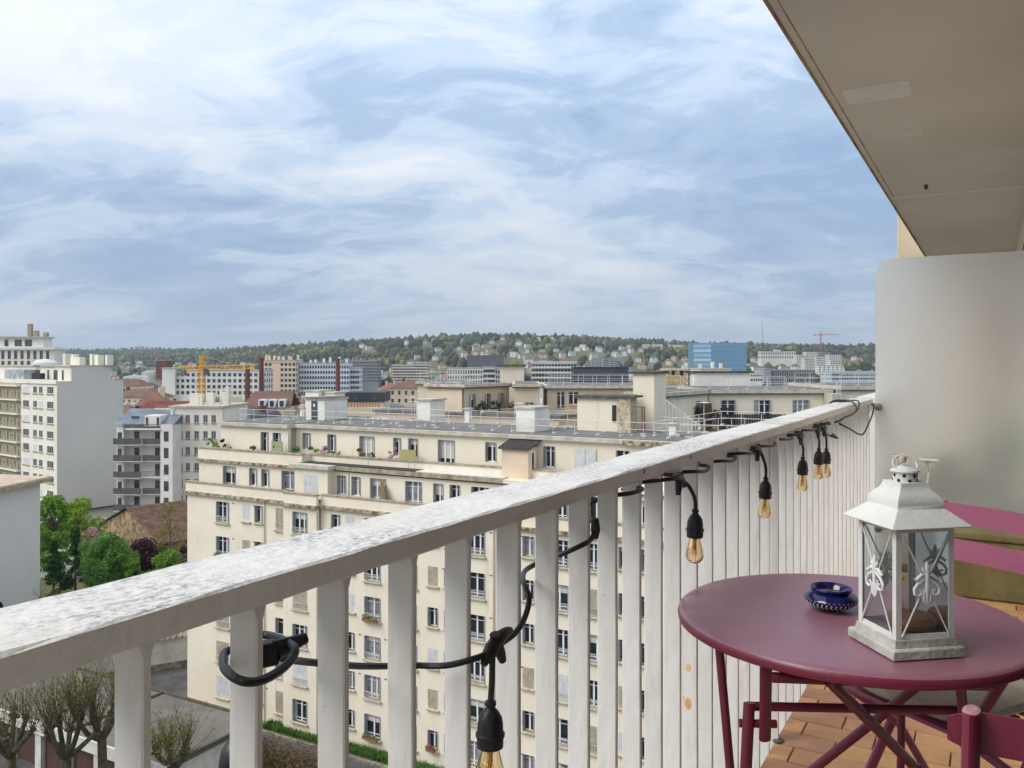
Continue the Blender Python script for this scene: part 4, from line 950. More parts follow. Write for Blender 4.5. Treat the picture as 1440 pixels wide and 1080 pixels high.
for (x, r, w_) in ((-12.18, 2, 1.45), (-12.18, 5, 1.45), (-6.65, 5, .85), (-27.38, 1, 1.45)):
    q = Matrix.Rotation(MANG, 4, 'Z') @ Vector((x + .1, -.30, 0)); h_ = 1.68 if w_ > 1 else 1.32
    fb = empty('flower_box', (q.x, q.y + 53.95, rows[r] - h_ + .002), MANG, {(-12.18, 2): 'green planted window box on a middle floor of the cream block', (-12.18, 5): 'green window box on the ground floor of the cream block', (-6.65, 5): 'small window box with red flowers on the ground floor', (-27.38, 1): 'green window box high at the left end of the cream block'}[(x, r)], 'flower box')
    MB().box(0, w_ - .2, -.12, .08, 0, .16).build('box', M('terracotta box', lin((150, 96, 74)), .9), fb)
    nn = 160; P_ = np.stack([RNG.uniform(0, w_ - .2, nn), RNG.uniform(-.16, .1, nn), RNG.uniform(.12, .42, nn)], 1); d_ = RNG.normal(size=(nn, 3)) * .05; e_ = RNG.normal(size=(nn, 3)) * .05
    V_ = np.stack([P_ - d_, P_ + e_, P_ + d_], 1); me = bpy.data.meshes.new('foliage'); me.from_pydata(V_.reshape(-1, 3).tolist(), [], np.arange(3 * nn).reshape(-1, 3).tolist())
    me.materials.append(M('window box green', lin((96, 128, 58)), .8, lin((70, 100, 44)), 9) if x != -6.65 else M('window box red', lin((170, 90, 90)), .8, lin((80, 104, 52)), 9)); link('foliage', me, fb)
# ================================================================== GROUND, YARD, NEIGHBOURS ON THE LEFT
m_ground = M('town ground', lin((128, 124, 114)), .95, lin((98, 100, 86)), .02, .4, .6)
def ridge(a):
    """skyline of the hills: elevation over the eye per metre of distance, against bearing a = x / y"""
    xs_ = [-1.2, -.62, -.45, -.36, -.28, -.19, -.10, -.02, .07, .155, .24, .33, .44, .60, 1.2]
    ys_ = [.0145, .0155, .0155, .0158, .0198, .0255, .0300, .0335, .0320, .0268, .0222, .0208, .0200, .0195, .018]
    return np.interp(a, xs_, ys_)
def ridge_dist(a): return np.interp(a, [-1.2, -.6, -.34, -.24, 1.2], [4600, 4600, 3600, 2300, 2300])
def terrain(x, y):
    x = np.asarray(x, float); y = np.asarray(y, float); yy = np.maximum(y, 1.); a = x / yy; rd = ridge_dist(a)
    top = ridge(a) * rd + EYE - 11
    start = np.interp(a, [-.5, -.3, .0, .6], [1000, 820, 800, 950])
    q = np.clip((yy - start) / (rd - start), 0, 1); q = q * q * (3 - 2 * q)
    und = 4 * np.sin(x / 170 + y / 210) + 3 * np.sin(x / 90 - y / 130)
    return np.where(y > 60, top * q + und * np.clip((yy - start) / 400, 0, 1) * (1 - .75 * q), 0.)
nx, ny = 150, 90
Xg = []; Fg = []
ax_ = np.linspace(-1.15, 1.0, nx); yd = np.concatenate([np.linspace(750, 5000, ny - 4), [5600, 7000, 9500, 14000]])
for j in range(ny):
    for i in range(nx):
        x = ax_[i] * yd[j]; z = float(terrain(x, yd[j])) if yd[j] <= 5000 else float(terrain(ax_[i] * 5000, 5000)) - (yd[j] - 5000) * .012
        Xg.append((x, yd[j], z - .3))
for j in range(ny - 1):
    for i in range(nx - 1): Fg.append((j * nx + i, j * nx + i + 1, (j + 1) * nx + i + 1, (j + 1) * nx + i))
mb = MB(); mb.v = Xg; mb.f = Fg
o = mb.build('hills', M('hill ground', lin((92, 96, 66)), .95, lin((74, 76, 52)), .012, .4, .6), None, True); tag(o, kind='structure')
MB().quad((-9000, -400, -.35), (9000, -400, -.35), (9000, 12000, -.35), (-9000, 12000, -.35)).build('ground', m_ground)['kind'] = 'structure'
# yard surfaces in the block's own frame
m_asph = M('asphalt', lin((84, 82, 82)), .95, lin((66, 65, 66)), .6, .4, .65, .3, 12, extra=stain(lin((112, 108, 104)), .25, .5, .7, None, .6))
m_kerb = M('kerb stone', lin((150, 144, 130)), .95, lin((96, 92, 78)), 2, .4, .6)
def yard(name, m, x0, x1, y0, y1, z0, z1, kind='structure'):
    o = MB().box(x0, x1, y0, y1, z0, z1).build(name, m, None, loc=(0, 53.95, 0), rz=MANG)
    if kind: o['kind'] = kind
    return o
yard('yard_asphalt', m_asph, -70, 40, -70, 30, -.34, -.05)
yard('pavement', M('pavement', lin((150, 142, 126)), .95, lin((124, 116, 100)), 1), -36, 16, -1.35, -.02, -.05, .08)
yard('kerb', m_kerb, -44, 16, -1.55, -1.35, -.05, .14)
# grass strip at the foot of the block
def blades(n, region, h0, h1, w_, mat, name, parent=None, kind='stuff', ang=0., org=(0, 0, 0), zb=.05, lean=.5):
    x0, x1, y0, y1 = region
    P = np.stack([RNG.uniform(x0, x1, n), RNG.uniform(y0, y1, n), np.full(n, zb)], 1)
    th = RNG.uniform(0, 2 * np.pi, n); hh = RNG.uniform(h0, h1, n)
    d = np.stack([np.cos(th), np.sin(th), np.zeros(n)], 1) * w_ / 2; tip = np.stack([RNG.normal(0, lean, n) * hh, RNG.normal(0, lean, n) * hh, hh], 1)
    V = np.empty((n, 3, 3)); V[:, 0] = P - d; V[:, 1] = P + d; V[:, 2] = P + tip
    me = bpy.data.meshes.new(name); me.from_pydata(V.reshape(-1, 3).tolist(), [], np.arange(3 * n).reshape(-1, 3).tolist()); me.materials.append(mat)
    o = link(name, me, parent, org, ang)
    if kind: o['kind'] = kind
    return o
m_grass = M('fresh grass', lin((86, 128, 44)), .8, lin((60, 100, 34)), 1.5)
yard('flower_bed', M('soil', lin((84, 78, 56)), .95, lin((66, 90, 40)), 2), -21.5, 16, -1.2, -.05, .081, .12)
tag(blades(8000, (-21.3, -2, -1.1, -.15), .12, .5, .1, m_grass, 'grass', ang=MANG, org=(0, 53.95, 0), zb=.1), 'bright green grass strip along the foot of the cream block', 'grass')
# lock-up garages with a flat asphalt roof
GZ = ZR(-24.8)
m_gw = M('garage render', lin((214, 212, 204)), .9, lin((186, 182, 170)), .9, .4, .65, .2, 8, extra=stain(lin((120, 112, 98)), 1.2, .6, .8, (1, 1, .3), .6))
m_door = M('brown garage door', lin((92, 66, 54)), .7, lin((76, 54, 44)), 2, stretch=(4, 4, .2))
GA = empty('garage_row', (0, 53.95, 0), MANG, 'row of low garages with brown doors and a flat grey roof', 'garage')
MB().box(-50, -17.2, -12.6, -5.7, -.1, GZ - .25).build('wall', m_gw, GA)
MB().box(-50.2, -17.0, -13.0, -5.5, GZ - .25, GZ).build('roof', M('grey roof felt', lin((118, 114, 106)), .95, lin((98, 94, 88)), .5, .4, .65, .3, 10), GA)
MB().box(-50.3, -16.9, -13.15, -13.0, GZ - .75, GZ + .06).build('fascia', m_gw, GA)
for (a, b_, c, d) in ((-50.2, -16.9, -5.55, -5.35), (-38.2, -38.0, -13, -5.5), (-27.0, -26.8, -13, -5.5), (-17.1, -16.9, -13, -5.55)):
    MB().box(a, b_, c, d, GZ + .001, GZ + .16).build('roof_kerb', M('mossy kerb', lin((74, 70, 58)), .95, lin((100, 96, 80)), 3), GA)
for i in range(10):
    x = -49.4 + i * 3.2
    d = MB().box(x + .3, x + 2.8, -12.66, -12.6, 0, GZ - .8).build('door', m_door, GA)
    for k in range(12): MB().box(x + .3 + k * .208, x + .49 + k * .208, -12.69, -12.665, .03, GZ - .82).build('door_board', m_door, d)
    MB().box(x + 2.82, x + 3.48, -13.0, -12.55, -.1, GZ - .26).build('pier', m_gw, GA)
# white walled workshop with corrugated roof beyond the garages
WK = empty('workshop_shed', (-30.1, 76.4, 0), math.atan2(4.2, 7.9), 'low white workshop with a corrugated roof beside the cream block', 'shed')
MB().box(-22, 0, 0, 9, -.1, 2.9).build('wall', m_gw, WK); MB().box(-22, 0, -.06, 0, -.1, .55).build('plinth', m_kerb, WK)
mb = MB(); mb.poly([(-22.3, -.5, 2.85), (.4, -.5, 2.85), (.4, 4.6, 4.3), (-22.3, 4.6, 4.3)]); mb.poly([(-22.3, 4.6, 4.3), (.4, 4.6, 4.3), (.4, 9.4, 2.9), (-22.3, 9.4, 2.9)])
m_corr = M('fibre cement', lin((150, 144, 134)), .95, lin((112, 106, 98)), 1.2, .4, .6)
wr = mb.build('roof', m_corr, WK)
for i in range(45): MB().tube([(-22 + i * .5, -.5, 2.9), (-22 + i * .5, 4.55, 4.34)], .09, 5).build('corrugation', m_corr, wr)

# ------------------------------------------------------------------ neighbours on the left
m_gable = M('blind gable grey', lin((202, 200, 194)), .9, lin((194, 192, 187)), .06, .4, .6, .05, 4, extra=stain(lin((172, 172, 168)), .12, .55, .8, (1, 1, .3), .5))
m_lw = M('white facade', lin((226, 222, 210)), .9, lin((212, 206, 190)), .3, .4, .7)
m_louv = M('beige louvre', lin((170, 162, 140)), .8, lin((146, 138, 116)), .8)
m_gwin = M('grey window', (.05, .055, .06), .15, (.11, .115, .12), .8, .4, .6)
GB = empty('apartment_tower', (-85.5, 155, 0), math.atan2(-.6, .8), 'white apartment tower with a huge blank grey gable wall', 'building')
# local x: to the right along the front (so the front runs to negative x), y: into the building
MB().box(-40, 0, .0, 12.6, -.1, ZR(-3.4)).build('wall', m_lw, GB)
MB().box(0.002, .15, -.05, 12.7, -.1, ZR(-3.35)).build('gable_wall', m_gable, GB)
pent = MB().box(-40, -.6, 2.6, 10.2, ZR(-3.4), ZR(-.6)).build('penthouse', m_lw, GB)
MB().box(-.6, .12, 2.6, 10.2, ZR(-3.35), ZR(-.5)).build('gable_wall', m_gable, GB)
MB().box(-40, .2, 2.3, 10.5, ZR(-.6), ZR(-.35)).build('roof', m_fascia, pent)
MB().box(-40, .15, -.25, 0, ZR(-3.9), ZR(-3.1)).build('parapet', m_lw, GB)
for (x0, x1) in ((-4.0, -1.3), (-7.4, -5.8), (-9.9, -8.2), (-14.3, -11.6)):
    for r in range(8):
        zt = ZR(-5.05 - 2.82 * r + .7)
        f_ = MB().box(x0, x1, -.03, .0, zt - 1.45, zt).build('window', m_pvc, GB)
        n = 2 if x1 - x0 < 2 else 3
        sh_ = rw.random() < .22
        for k in range(n):
            a = x0 + .1 + (x1 - x0 - .1) * k / n
            MB().box(a, a + (x1 - x0 - .1) / n - .1, -.045, -.03, zt - 1.35, zt - .1).build('pane', m_shutw if sh_ else m_gwin, f_)
        MB().box(x0 - .15, x1 + .15, -.16, 0, zt - 1.62, zt - 1.45).build('sill', m_coping, f_)
lz = MB().box(-40, -15.4, -.1, 0, -.1, ZR(-4.2)).build('louvre_front', m_louv, GB)
for r in range(9): MB().box(-40, -15.4, -.8, -.1, ZR(-4.6 - 2.82 * r), ZR(-4.35 - 2.82 * r)).build('balcony_slab', m_lw, lz)
for r in range(8):
    for k in range(12):
        x = -15.9 - k * 1.1
        MB().box(x - .5, x, -.5, -.42, ZR(-7.2 - 2.82 * r), ZR(-5.6 - 2.82 * r) - (.55 if k % 3 else 0)).build('louvre', m_louv, lz)
        if k % 3 == 1: MB().box(x - .95, x - .55, -.13, -.1, ZR(-6.8 - 2.82 * r), ZR(-5.4 - 2.82 * r)).build('opening', m_dark, lz)
for k, (x, w_) in enumerate(((-3.0, .7), (-5.5, 1.6), (-9, .8), (-13, 2.2), (-17, 2.2), (-20.5, 2.4))):
    MB().box(x - w_, x, 2.55, 2.6, ZR(-3.2), ZR(-1.3)).build('window', m_gwin, pent)
aw = MB().box(-11.2, -7.6, .3, 1.2, ZR(-3.1), ZR(-1.9)).build('terrace_screen', M('black canvas', (.02, .022, .024), .8), GB)
MB().box(-24, -15, 0.4, 2.5, ZR(-3.3), ZR(-1.25)).build('veranda', M('veranda glass', (.25, .29, .31), .15, (.5, .52, .52), .6, .4, .6), GB)
for (x, w_, h, y) in ((-12, 1.0, 2.3, 7), (-9.5, .9, 2.2, 7.4), (-6, 3.8, 1.6, 7), (-3, .9, 2.2, 8), (-1, 1.4, 2.0, 8.2), (1.0, .8, 2.0, 9)):
    MB().box(x - w_, x, y, y + 1.2, ZR(-.35), ZR(-.35) + h).build('chimney', m_lw, GB)
MB().lathe([(2.4, 0), (2.3, .5), (1.6, 1.0), (.2, 1.25)], 24, (-14, 4, ZR(-.35))).build('dome_light', M('dome light', lin((200, 204, 206)), .3), GB, True)
# grey-walled building whose roof corner cuts in at the left
GR = empty('grey_house', (-49.1, 87.5, 0), math.atan2(-.113, .994), 'plain pale grey wall and flat pinkish roof of the nearest left building', 'building')
MB().box(-22, -.6, -34, -.6, -.1, ZR(-12.45)).build('wall', M('pale grey render', lin((210, 210, 208)), .9, lin((202, 202, 200)), .1, .4, .6), GR)
mb = MB(); mb.poly([(-22, -34, ZR(-11.4)), (.1, -34, ZR(-12)), (.1, .1, ZR(-12)), (-22, .1, ZR(-11.4))]); mb.poly([(.1, -34, ZR(-12.45)), (.1, .1, ZR(-12.45)), (.1, .1, ZR(-12)), (.1, -34, ZR(-12))]); mb.poly([(-22, -34, ZR(-12.45)), (-22, .1, ZR(-12.45)), (.1, .1, ZR(-12.45)), (.1, -34, ZR(-12.45))][::-1])
MB_r = mb.build('roof', M('pink gravel roof', lin((198, 178, 158)), .95, lin((176, 156, 138)), .8, .4, .6, .3, 9), GR)
MB().box(.1, .32, -34, .3, ZR(-12.5), ZR(-12.08)).build('gutter', m_coping, GR)
# pale modern block far left behind
LB = empty('modern_block', (-178, 262, 0), rad(2), 'pale modern block with tall dark windows rising over the white tower', 'building')
MB().box(-10, 32, 0, 7, -.1, ZR(4.4)).build('wall', m_lw, LB); MB().box(-10.4, 32.4, -.6, 7.4, ZR(4.4), ZR(5.1)).build('cornice', m_white, LB)
lp = MB().box(-8, 28, 1, 6.5, ZR(5.1), ZR(8.2)).build('penthouse', m_white, LB); MB().box(-8.6, 28.8, .2, 6.8, ZR(8.2), ZR(8.6)).build('roof', m_fascia, lp)
for k in range(20):
    x = -9 + k * 2.0
    for r in range(3):
        MB().box(x + .5, x + (1.4 if k > 9 else .9), -.06, 0, ZR(4.0 - 3.2 * r - 2.6), ZR(4.0 - 3.2 * r)).build('window', m_gwin, LB)
for k in range(10): MB().box(-6.5 + k * 3.2, -5.3 + k * 3.2 + (1.0 if k > 7 else 0), .94, 1.0, ZR(5.5), ZR(7.6)).build('window', m_gwin, lp)
for (x, h) in ((2, 1.8), (9, 2.6), (11, 2.4), (22, 4.2), (24, 2), (27, 1.4)): MB().box(x, x + 1.2, 3, 4.2, ZR(8.6), ZR(8.6) + h).build('chimney', m_coping, lp)
# apartment house with wrap-round balconies and zinc roof
BH = empty('balcony_house', (-67.8, 141, 0), rad(-3), 'white apartment house with dark wrap-round balconies and a zinc roof', 'building')
zt = ZR(-10.4)
MB().box(0, 10, 2.2, 14, -.1, zt).build('wall', m_white, BH); MB().box(7.9, 10, 0, 2.2, -.1, zt).build('wall', m_white, BH); MB().box(0, 1.2, .4, 2.2, -.1, zt - .5).build('wall', m_white, BH)
m_zr = M('zinc roof', lin((122, 132, 142)), .5, lin((100, 108, 118)), .5, .4, .6, metal=.2)
mb = MB(); mb.poly([(-.3, 0, zt), (10.2, 0, zt), (10.2, 5.5, zt + 2.4), (-.3, 5.5, zt + 2.4)]); mb.poly([(-.3, 5.5, zt + 2.4), (10.2, 5.5, zt + 2.4), (10.2, 14.2, zt + 1.5), (-.3, 14.2, zt + 1.5)]); mb.poly([(10.2, 0, zt), (10.2, 14.2, zt), (10.2, 14.2, zt + 1.5), (10.2, 5.5, zt + 2.4)]); mb.poly([(-.3, 14.2, zt), (-.3, 0, zt), (-.3, 5.5, zt + 2.4), (-.3, 14.2, zt + 1.5)])
br_ = mb.build('roof', m_zr, BH)
for x in (1.8, 4.2): MB().box(x, x + 1.1, 1.9, 2.6, zt + .8, zt + 1.25).build('roof_light', m_gwin, br_)
MB().box(5.1, 7.8, .1, 3.2, zt - .3, zt + 1.5).build('dormer', m_white, br_)
for x in (5.3, 7.2): MB().box(x, x + .4, .04, .1, zt - .2, zt + 1.2).build('dormer_window', m_gwin, br_)
for k in range(9): MB().lathe([(.18, 0), (.16, .6)], 8, (4.6 + k * .55, 5.6, zt + 2.4)).build('chimney_pot', M('terracotta pot', lin((170, 110, 84)), .9), br_)
MB().box(4.3, 9.5, 5.2, 6.0, zt + 1.7, zt + 2.45).build('chimney', m_white, br_)
for r in range(5):
    zf = zt - 3.4 - 2.82 * r
    sl_ = MB().box(-.2, 4.6, -.3, 2.2, zf - .2, zf).build('balcony', m_white, BH); MB().box(4.6, 8.0, .3, 2.2, zf - .2, zf).build('balcony', m_white, BH)
    MB().box(-.2, 4.7, -.36, -.3, zf - .02, zf + 1.0).build('balcony_screen', M('anthracite screen', lin((92, 92, 96)), .7, lin((76, 76, 80)), 1), sl_)
    if r < 2 or r == 3: MB().box(4.62, 7.95, .24, .3, zf - .02, zf + .95).build('balcony_screen', MATS['anthracite screen'], sl_)
    else:
        mb = MB()
        for k in range(14): mb.tube([(4.7 + k * .24, .27, zf), (4.7 + k * .24, .27, zf + 1)], .02, 4)
        mb.tube([(4.6, .27, zf + 1), (8, .27, zf + 1)], .03, 4); mb.build('balcony_railing', m_iron, sl_)
    for (x, w_, y) in ((2.2, .9, 2.15), (5.9, .8, 2.15), (1.15, .1, 1.2)):
        MB().box(x, x + w_, y - .03, y + .0, zf, zf + 2.0).build('window', m_gwin, BH)
    MB().box(8.5, 9.3, -.04, 0, zf + .5, zf + 2.2).build('window', m_gwin, BH); MB().box(.2, .9, .34, .4, zf + .4, zf + 2.0).build('window', m_gwin, BH)
MB().box(1.8, 7.9, -.2, 2.0, zt - .95, zt - .7).build('roof_terrace', m_white, BH)
# taller cream house with small paired windows
CH = empty('cream_house', (-59.6, 144, 0), rad(-2), 'plain cream apartment house with paired small windows behind the long block', 'building')
cz = ZR(-7.7); hs = []
for x0, w_ in ((1.35, .8), (2.6, .8), (4.15, .85), (5.75, .8), (7.2, .8)):
    for r in range(7): hs.append((x0, x0 + w_, ZR(-10.4 - 2.79 * r), ZR(-9.0 - 2.79 * r)))
mb = MB(); wall_holes(mb, 0, 9.2, -.1, cz, hs, 0, .25); mb.build('wall', m_lw, CH); MB().box(0, 9.2, .28, 12, -.1, cz - .02).build('core', m_lw, CH)
for (a, b_, c, d) in hs:
    f_ = MB().box(a, b_, .16, .24, c, d).build('window', m_pvc, CH)
    MB().box(a + .08, a + (b_ - a) * .45, .14, .16, c + .08, d - .08).build('pane', m_gwin, f_); MB().box(a + (b_ - a) * .55, b_ - .08, .14, .16, c + .08, d - .08).build('pane', m_gwin, f_)
    MB().box(a - .1, b_ + .1, -.14, .14, c - .14, c).build('sill', m_coping, f_)
MB().box(-.3, 9.5, -.3, 12.3, cz, cz + .3).build('roof_edge', m_fascia, CH)
MB().tube([(.45, -.15, 0), (.45, -.15, cz - .5), (.8, -.1, cz)], .12, 6).build('rain_pipe', m_lw, CH)
for (x, y, w_, h) in ((1.2, 5, 1.6, 2.0), (3.4, 4, .5, 1.9), (4.4, 4.5, 1.3, 2.1), (6.3, 6, .4, 2.6), (7.0, 5.4, 1.2, 2.2), (8.4, 3, .7, 3.2), (2.9, 8, .4, 2.0)): MB().box(x, x + w_, y, y + 1, cz + .3, cz + .3 + h).build('chimney', m_lw, CH)
# stone barn with a long brown tile roof
SB = empty('stone_barn', (-54.9, 118, -.9), math.atan2(.76, .65), 'low stone building with a long brown tile roof behind the garden trees', 'building')
m_stone = M('rubble stone', lin((176, 150, 116)), .95, lin((120, 98, 74)), 1.4, .42, .58, .6, 5)
m_btile = M('brown tiles', lin((128, 98, 84)), .9, lin((98, 74, 64)), .9, .4, .6, .3, 6, extra=stain(lin((70, 56, 50)), 2.5, .55, .7, None, .6))
mb = MB(); mb.poly([(0, -9.3, -.1), (0, -9.3, 4.6), (0, 0, 8.1), (0, 9.3, 4.6), (0, 9.3, -.1)][::-1]); mb.box(0.001, 26, -9.3, 9.3, -.1, 4.55); mb.build('wall', m_stone, SB)
mb = MB(); mb.poly([(-.4, -9.9, 4.5), (26, -9.9, 4.5), (26, 0, 8.3), (-.4, 0, 8.3)]); mb.poly([(-.4, 0, 8.3), (26, 0, 8.3), (26, 9.9, 4.5), (-.4, 9.9, 4.5)]); sr = mb.build('roof', m_btile, SB)
for k in range(24): MB().tube([(-.4, -9.8 + k * .41, 4.56 + k * .1575), (26, -9.8 + k * .41, 4.56 + k * .1575)], .055, 4).build('tile_course', m_btile, sr)
# wall of the car park behind the trees
PW = empty('garden_wall', (-70, 128, 0), rad(8), 'long dark garden wall below the blank gable', 'wall'); MB().box(-30, 14, 0, .4, -.1, 2.6).build('wall', M('sooty wall', lin((86, 84, 80)), .95, lin((60, 58, 56)), .8), PW); MB().box(-30, 14, -.1, .5, 2.6, 2.75).build('coping', m_coping, PW)
yard2 = MB().box(-95, -40, 96, 150, -.06, -.03).build('car_park', M('pale car park', lin((150, 146, 144)), .95, lin((124, 120, 118)), .3)); yard2['kind'] = 'structure'
MB().box(-75, -36, 78, 108, -.05, -.02).build('garden', M('garden earth', lin((104, 98, 66)), .95, lin((78, 84, 48)), .3, .4, .6))['kind'] = 'structure'

# parked cars in the garden car park
def car(x, y, rz, colr, label):
    o = empty('parked_car', (x, y, 0), rz, label, 'car', 'cars parked by the garden'); L_, Wd = 4.1, 1.72
    side = [(-2.05, .35), (-2.03, .72), (-1.85, .92), (-1.1, .98), (-.55, 1.42), (.75, 1.45), (1.5, 1.0), (2.0, .9), (2.06, .55), (2.0, .32)]
    mb = MB(); k = len(side); ws = [.72 if z > 1.1 else .86 for _, z in side]
    for s in (-1, 1):
        for (xx, z), w_ in zip(side, ws): mb.v.append((xx, s * w_, z))
    mb.f.append(tuple(range(k))); mb.f.append(tuple(reversed(range(k, 2 * k))))
    for i in range(k): j = (i + 1) % k; mb.f.append((j, i, k + i, k + j))
    bev(mb.build('body', M('car paint ' + colr[0], colr[1], .25, spec=.7), o), .04, 3)
    m_cg = M('car glass', (.02, .025, .03), .05)
    MB().quad((1.42, -.68, 1.05), (1.42, .68, 1.05), (.80, .62, 1.425), (.80, -.62, 1.425)).build('windscreen', m_cg, o)
    MB().quad((-1.06, .68, 1.02), (-1.06, -.68, 1.02), (-.60, -.62, 1.405), (-.60, .62, 1.405)).build('rear_window', m_cg, o)
    for s in (-1, 1): MB().quad(*[(xx, s * yy, z) for xx, yy, z in ((-.9, .83, 1.0), (1.25, .83, 1.02), (.72, .745, 1.38), (-.52, .745, 1.37))][::s]).build('side_window', m_cg, o)
    for xx in (-1.3, 1.3):
        for s in (-1, 1):
            w_ = MB().lathe([(.0, -.09), (.3, -.09), (.32, -.05), (.32, .09), (.0, .09)], 18, cap=False).build('wheel', m_rubber, o, True, loc=(xx, s * .78, .32)); w_.rotation_euler = (rad(90), 0, 0)
    for s in (-1, 1): MB().box(1.98, 2.07, s * .6 - .14, s * .6 + .14, .62, .76).build('headlight', m_white, o); MB().box(-2.07, -1.98, s * .6 - .14, s * .6 + .14, .66, .8).build('tail_light', M('tail light', lin((150, 30, 30)), .4), o)
car(-48.6, 91.5, rad(35), ('teal', lin((50, 104, 108))), 'teal parked car half hidden under the garden trees')
car(-45.4, 94.0, rad(35), ('grey', lin((120, 124, 128))), 'grey parked car below the broad green tree')
car(-66.0, 122.0, rad(8), ('white', lin((224, 224, 222))), 'white parked car in front of the dark garden wall')
car(-23.2, 43.6, rad(-28), ('silver', lin((176, 180, 186))), 'silver parked car below the pollarded trees')
# ================================================================== TREES AND PLANTS
def leafmat(name, c, c2, tr=.35):
    if name in MATS: return MATS[name]
    m = bpy.data.materials.new(name); m.use_nodes = True; t = m.node_tree; t.nodes.clear()
    om = t.nodes.new('ShaderNodeOutputMaterial'); d = t.nodes.new('ShaderNodeBsdfPrincipled'); d.inputs['Roughness'].default_value = .6; d.inputs['Specular IOR Level'].default_value = .25
    tl2 = t.nodes.new('ShaderNodeBsdfTranslucent'); ms = t.nodes.new('ShaderNodeMixShader'); ms.inputs[0].default_value = tr
    g = t.nodes.new('ShaderNodeNewGeometry'); n = t.nodes.new('ShaderNodeTexNoise'); n.inputs['Scale'].default_value = .9; n.inputs['Detail'].default_value = 4; t.links.new(g.outputs['Position'], n.inputs['Vector'])
    mr = t.nodes.new('ShaderNodeMapRange'); mr.inputs['From Min'].default_value = .35; mr.inputs['From Max'].default_value = .65; t.links.new(n.outputs['Fac'], mr.inputs[0])
    ad = t.nodes.new('ShaderNodeMath'); ad.operation = 'MULTIPLY_ADD'; ad.inputs[1].default_value = .5; t.links.new(g.outputs['Random Per Island'], ad.inputs[0])
    hf = t.nodes.new('ShaderNodeMath'); hf.operation = 'MULTIPLY'; hf.inputs[1].default_value = .6; t.links.new(mr.outputs[0], hf.inputs[0]); t.links.new(hf.outputs[0], ad.inputs[2])
    x = t.nodes.new('ShaderNodeMix'); x.data_type = 'RGBA'; x.inputs[6].default_value = (*c, 1); x.inputs[7].default_value = (*c2, 1); t.links.new(ad.outputs[0], x.inputs[0])
    t.links.new(x.outputs[2], d.inputs['Base Color']); t.links.new(x.outputs[2], tl2.inputs[0])
    t.links.new(d.outputs[0], ms.inputs[1]); t.links.new(tl2.outputs[0], ms.inputs[2]); t.links.new(ms.outputs[0], om.inputs[0]); MATS[name] = m; return m
m_bark = M('bark', lin((112, 100, 84)), .95, lin((78, 70, 56)), 3, .4, .6, .5, 14)
m_barkg = M('mossy bark', lin((98, 92, 70)), .95, lin((62, 58, 42)), 2.2, .4, .6, .5, 12)
def leaves(P, size, mat, name, parent, up=.3, aspect=.6):
    n = len(P); d = RNG.normal(size=(n, 3)); d /= np.linalg.norm(d, axis=1)[:, None]
    e_ = RNG.normal(size=(n, 3)); e_[:, 2] += up; e_ -= d * (d * e_).sum(1)[:, None]; e_ /= np.linalg.norm(e_, axis=1)[:, None]
    s = size * RNG.uniform(.6, 1.35, n)[:, None]; d = d * s * .5; e_ = e_ * s * .5 * aspect
    V = np.empty((n, 4, 3)); V[:, 0] = P - d; V[:, 1] = P - e_ + d * .15; V[:, 2] = P + d; V[:, 3] = P + e_ + d * .15
    me = bpy.data.meshes.new(name); me.from_pydata(V.reshape(-1, 3).tolist(), [], np.arange(4 * n).reshape(-1, 4).tolist()); me.materials.append(mat)
    return link(name, me, parent)
def clumps(n, nc, shape, cr):
    """points gathered in nc leaf clumps inside a crown; shape(u) -> radius at relative height u"""
    u = RNG.uniform(.02, .98, nc); r = np.array([shape(q) for q in u]) * np.sqrt(RNG.uniform(.15, 1, nc)); th = RNG.uniform(0, 2 * np.pi, nc)
    C = np.stack([r * np.cos(th), r * np.sin(th), u], 1); k = RNG.integers(0, nc, n)
    off = RNG.normal(size=(n, 3)); off /= np.linalg.norm(off, axis=1)[:, None]; off *= (RNG.uniform(.3, 1, n) ** .5 * cr)[:, None]
    return C[k], off, C
def tree(name, label, x, y, h, w_, shape, mat, n=3600, nc=46, leaf=.34, trunk=.25, base=.12, group=None, cat='tree', z=0, cl=None):
    o = empty(name, (x, y, z), random.uniform(0, 6), label, cat, group)
    C, off, CC = clumps(n, nc, shape, 1.); P = np.empty((n, 3)); hh = h * (1 - base); cr = cl or w_ * .17
    P[:, :2] = C[:, :2] * w_ / 2 + off[:, :2] * cr; P[:, 2] = h * base + C[:, 2] * hh + off[:, 2] * cr * .8
    leaves(P, leaf, mat, 'crown', o)
    mb = MB(); mb.tube([(0, 0, -.1), (.03 * h * .1, 0, h * .3), (-.02 * h * .1, .01 * h, h * .8)], [trunk, trunk * .75, trunk * .2], 8)
    for c in CC[:14]:
        z0 = h * (base + .1) + (c[2] * hh) * .45
        mb.tube([(0, 0, z0), (c[0] * w_ / 4, c[1] * w_ / 4, (z0 + h * base + c[2] * hh) / 2 + .1), (c[0] * w_ / 2, c[1] * w_ / 2, h * base + c[2] * hh)], [trunk * .4, trunk * .22, trunk * .08], 5)
    mb.build('trunk', m_bark, o, True); return o
ball = lambda u: math.sin(math.pi * min(1, max(.02, u)) ** .8) ** .6
cone = lambda u: max(.06, 1 - u) ** .8
egg = lambda u: (math.sin(math.pi * (u * .85 + .12)) ** .7)
lm_fresh = leafmat('fresh leaves', lin((142, 178, 72)), lin((88, 132, 50)))
lm_mid = leafmat('mid green leaves', lin((116, 160, 72)), lin((70, 112, 48)))
lm_yel = leafmat('yellow-green leaves', lin((166, 184, 62)), lin((112, 146, 44)))
lm_con = leafmat('conifer green', lin((70, 110, 52)), lin((40, 74, 36)), .15)
lm_dark = leafmat('dark evergreen', lin((40, 66, 48)), lin((22, 42, 30)), .1)
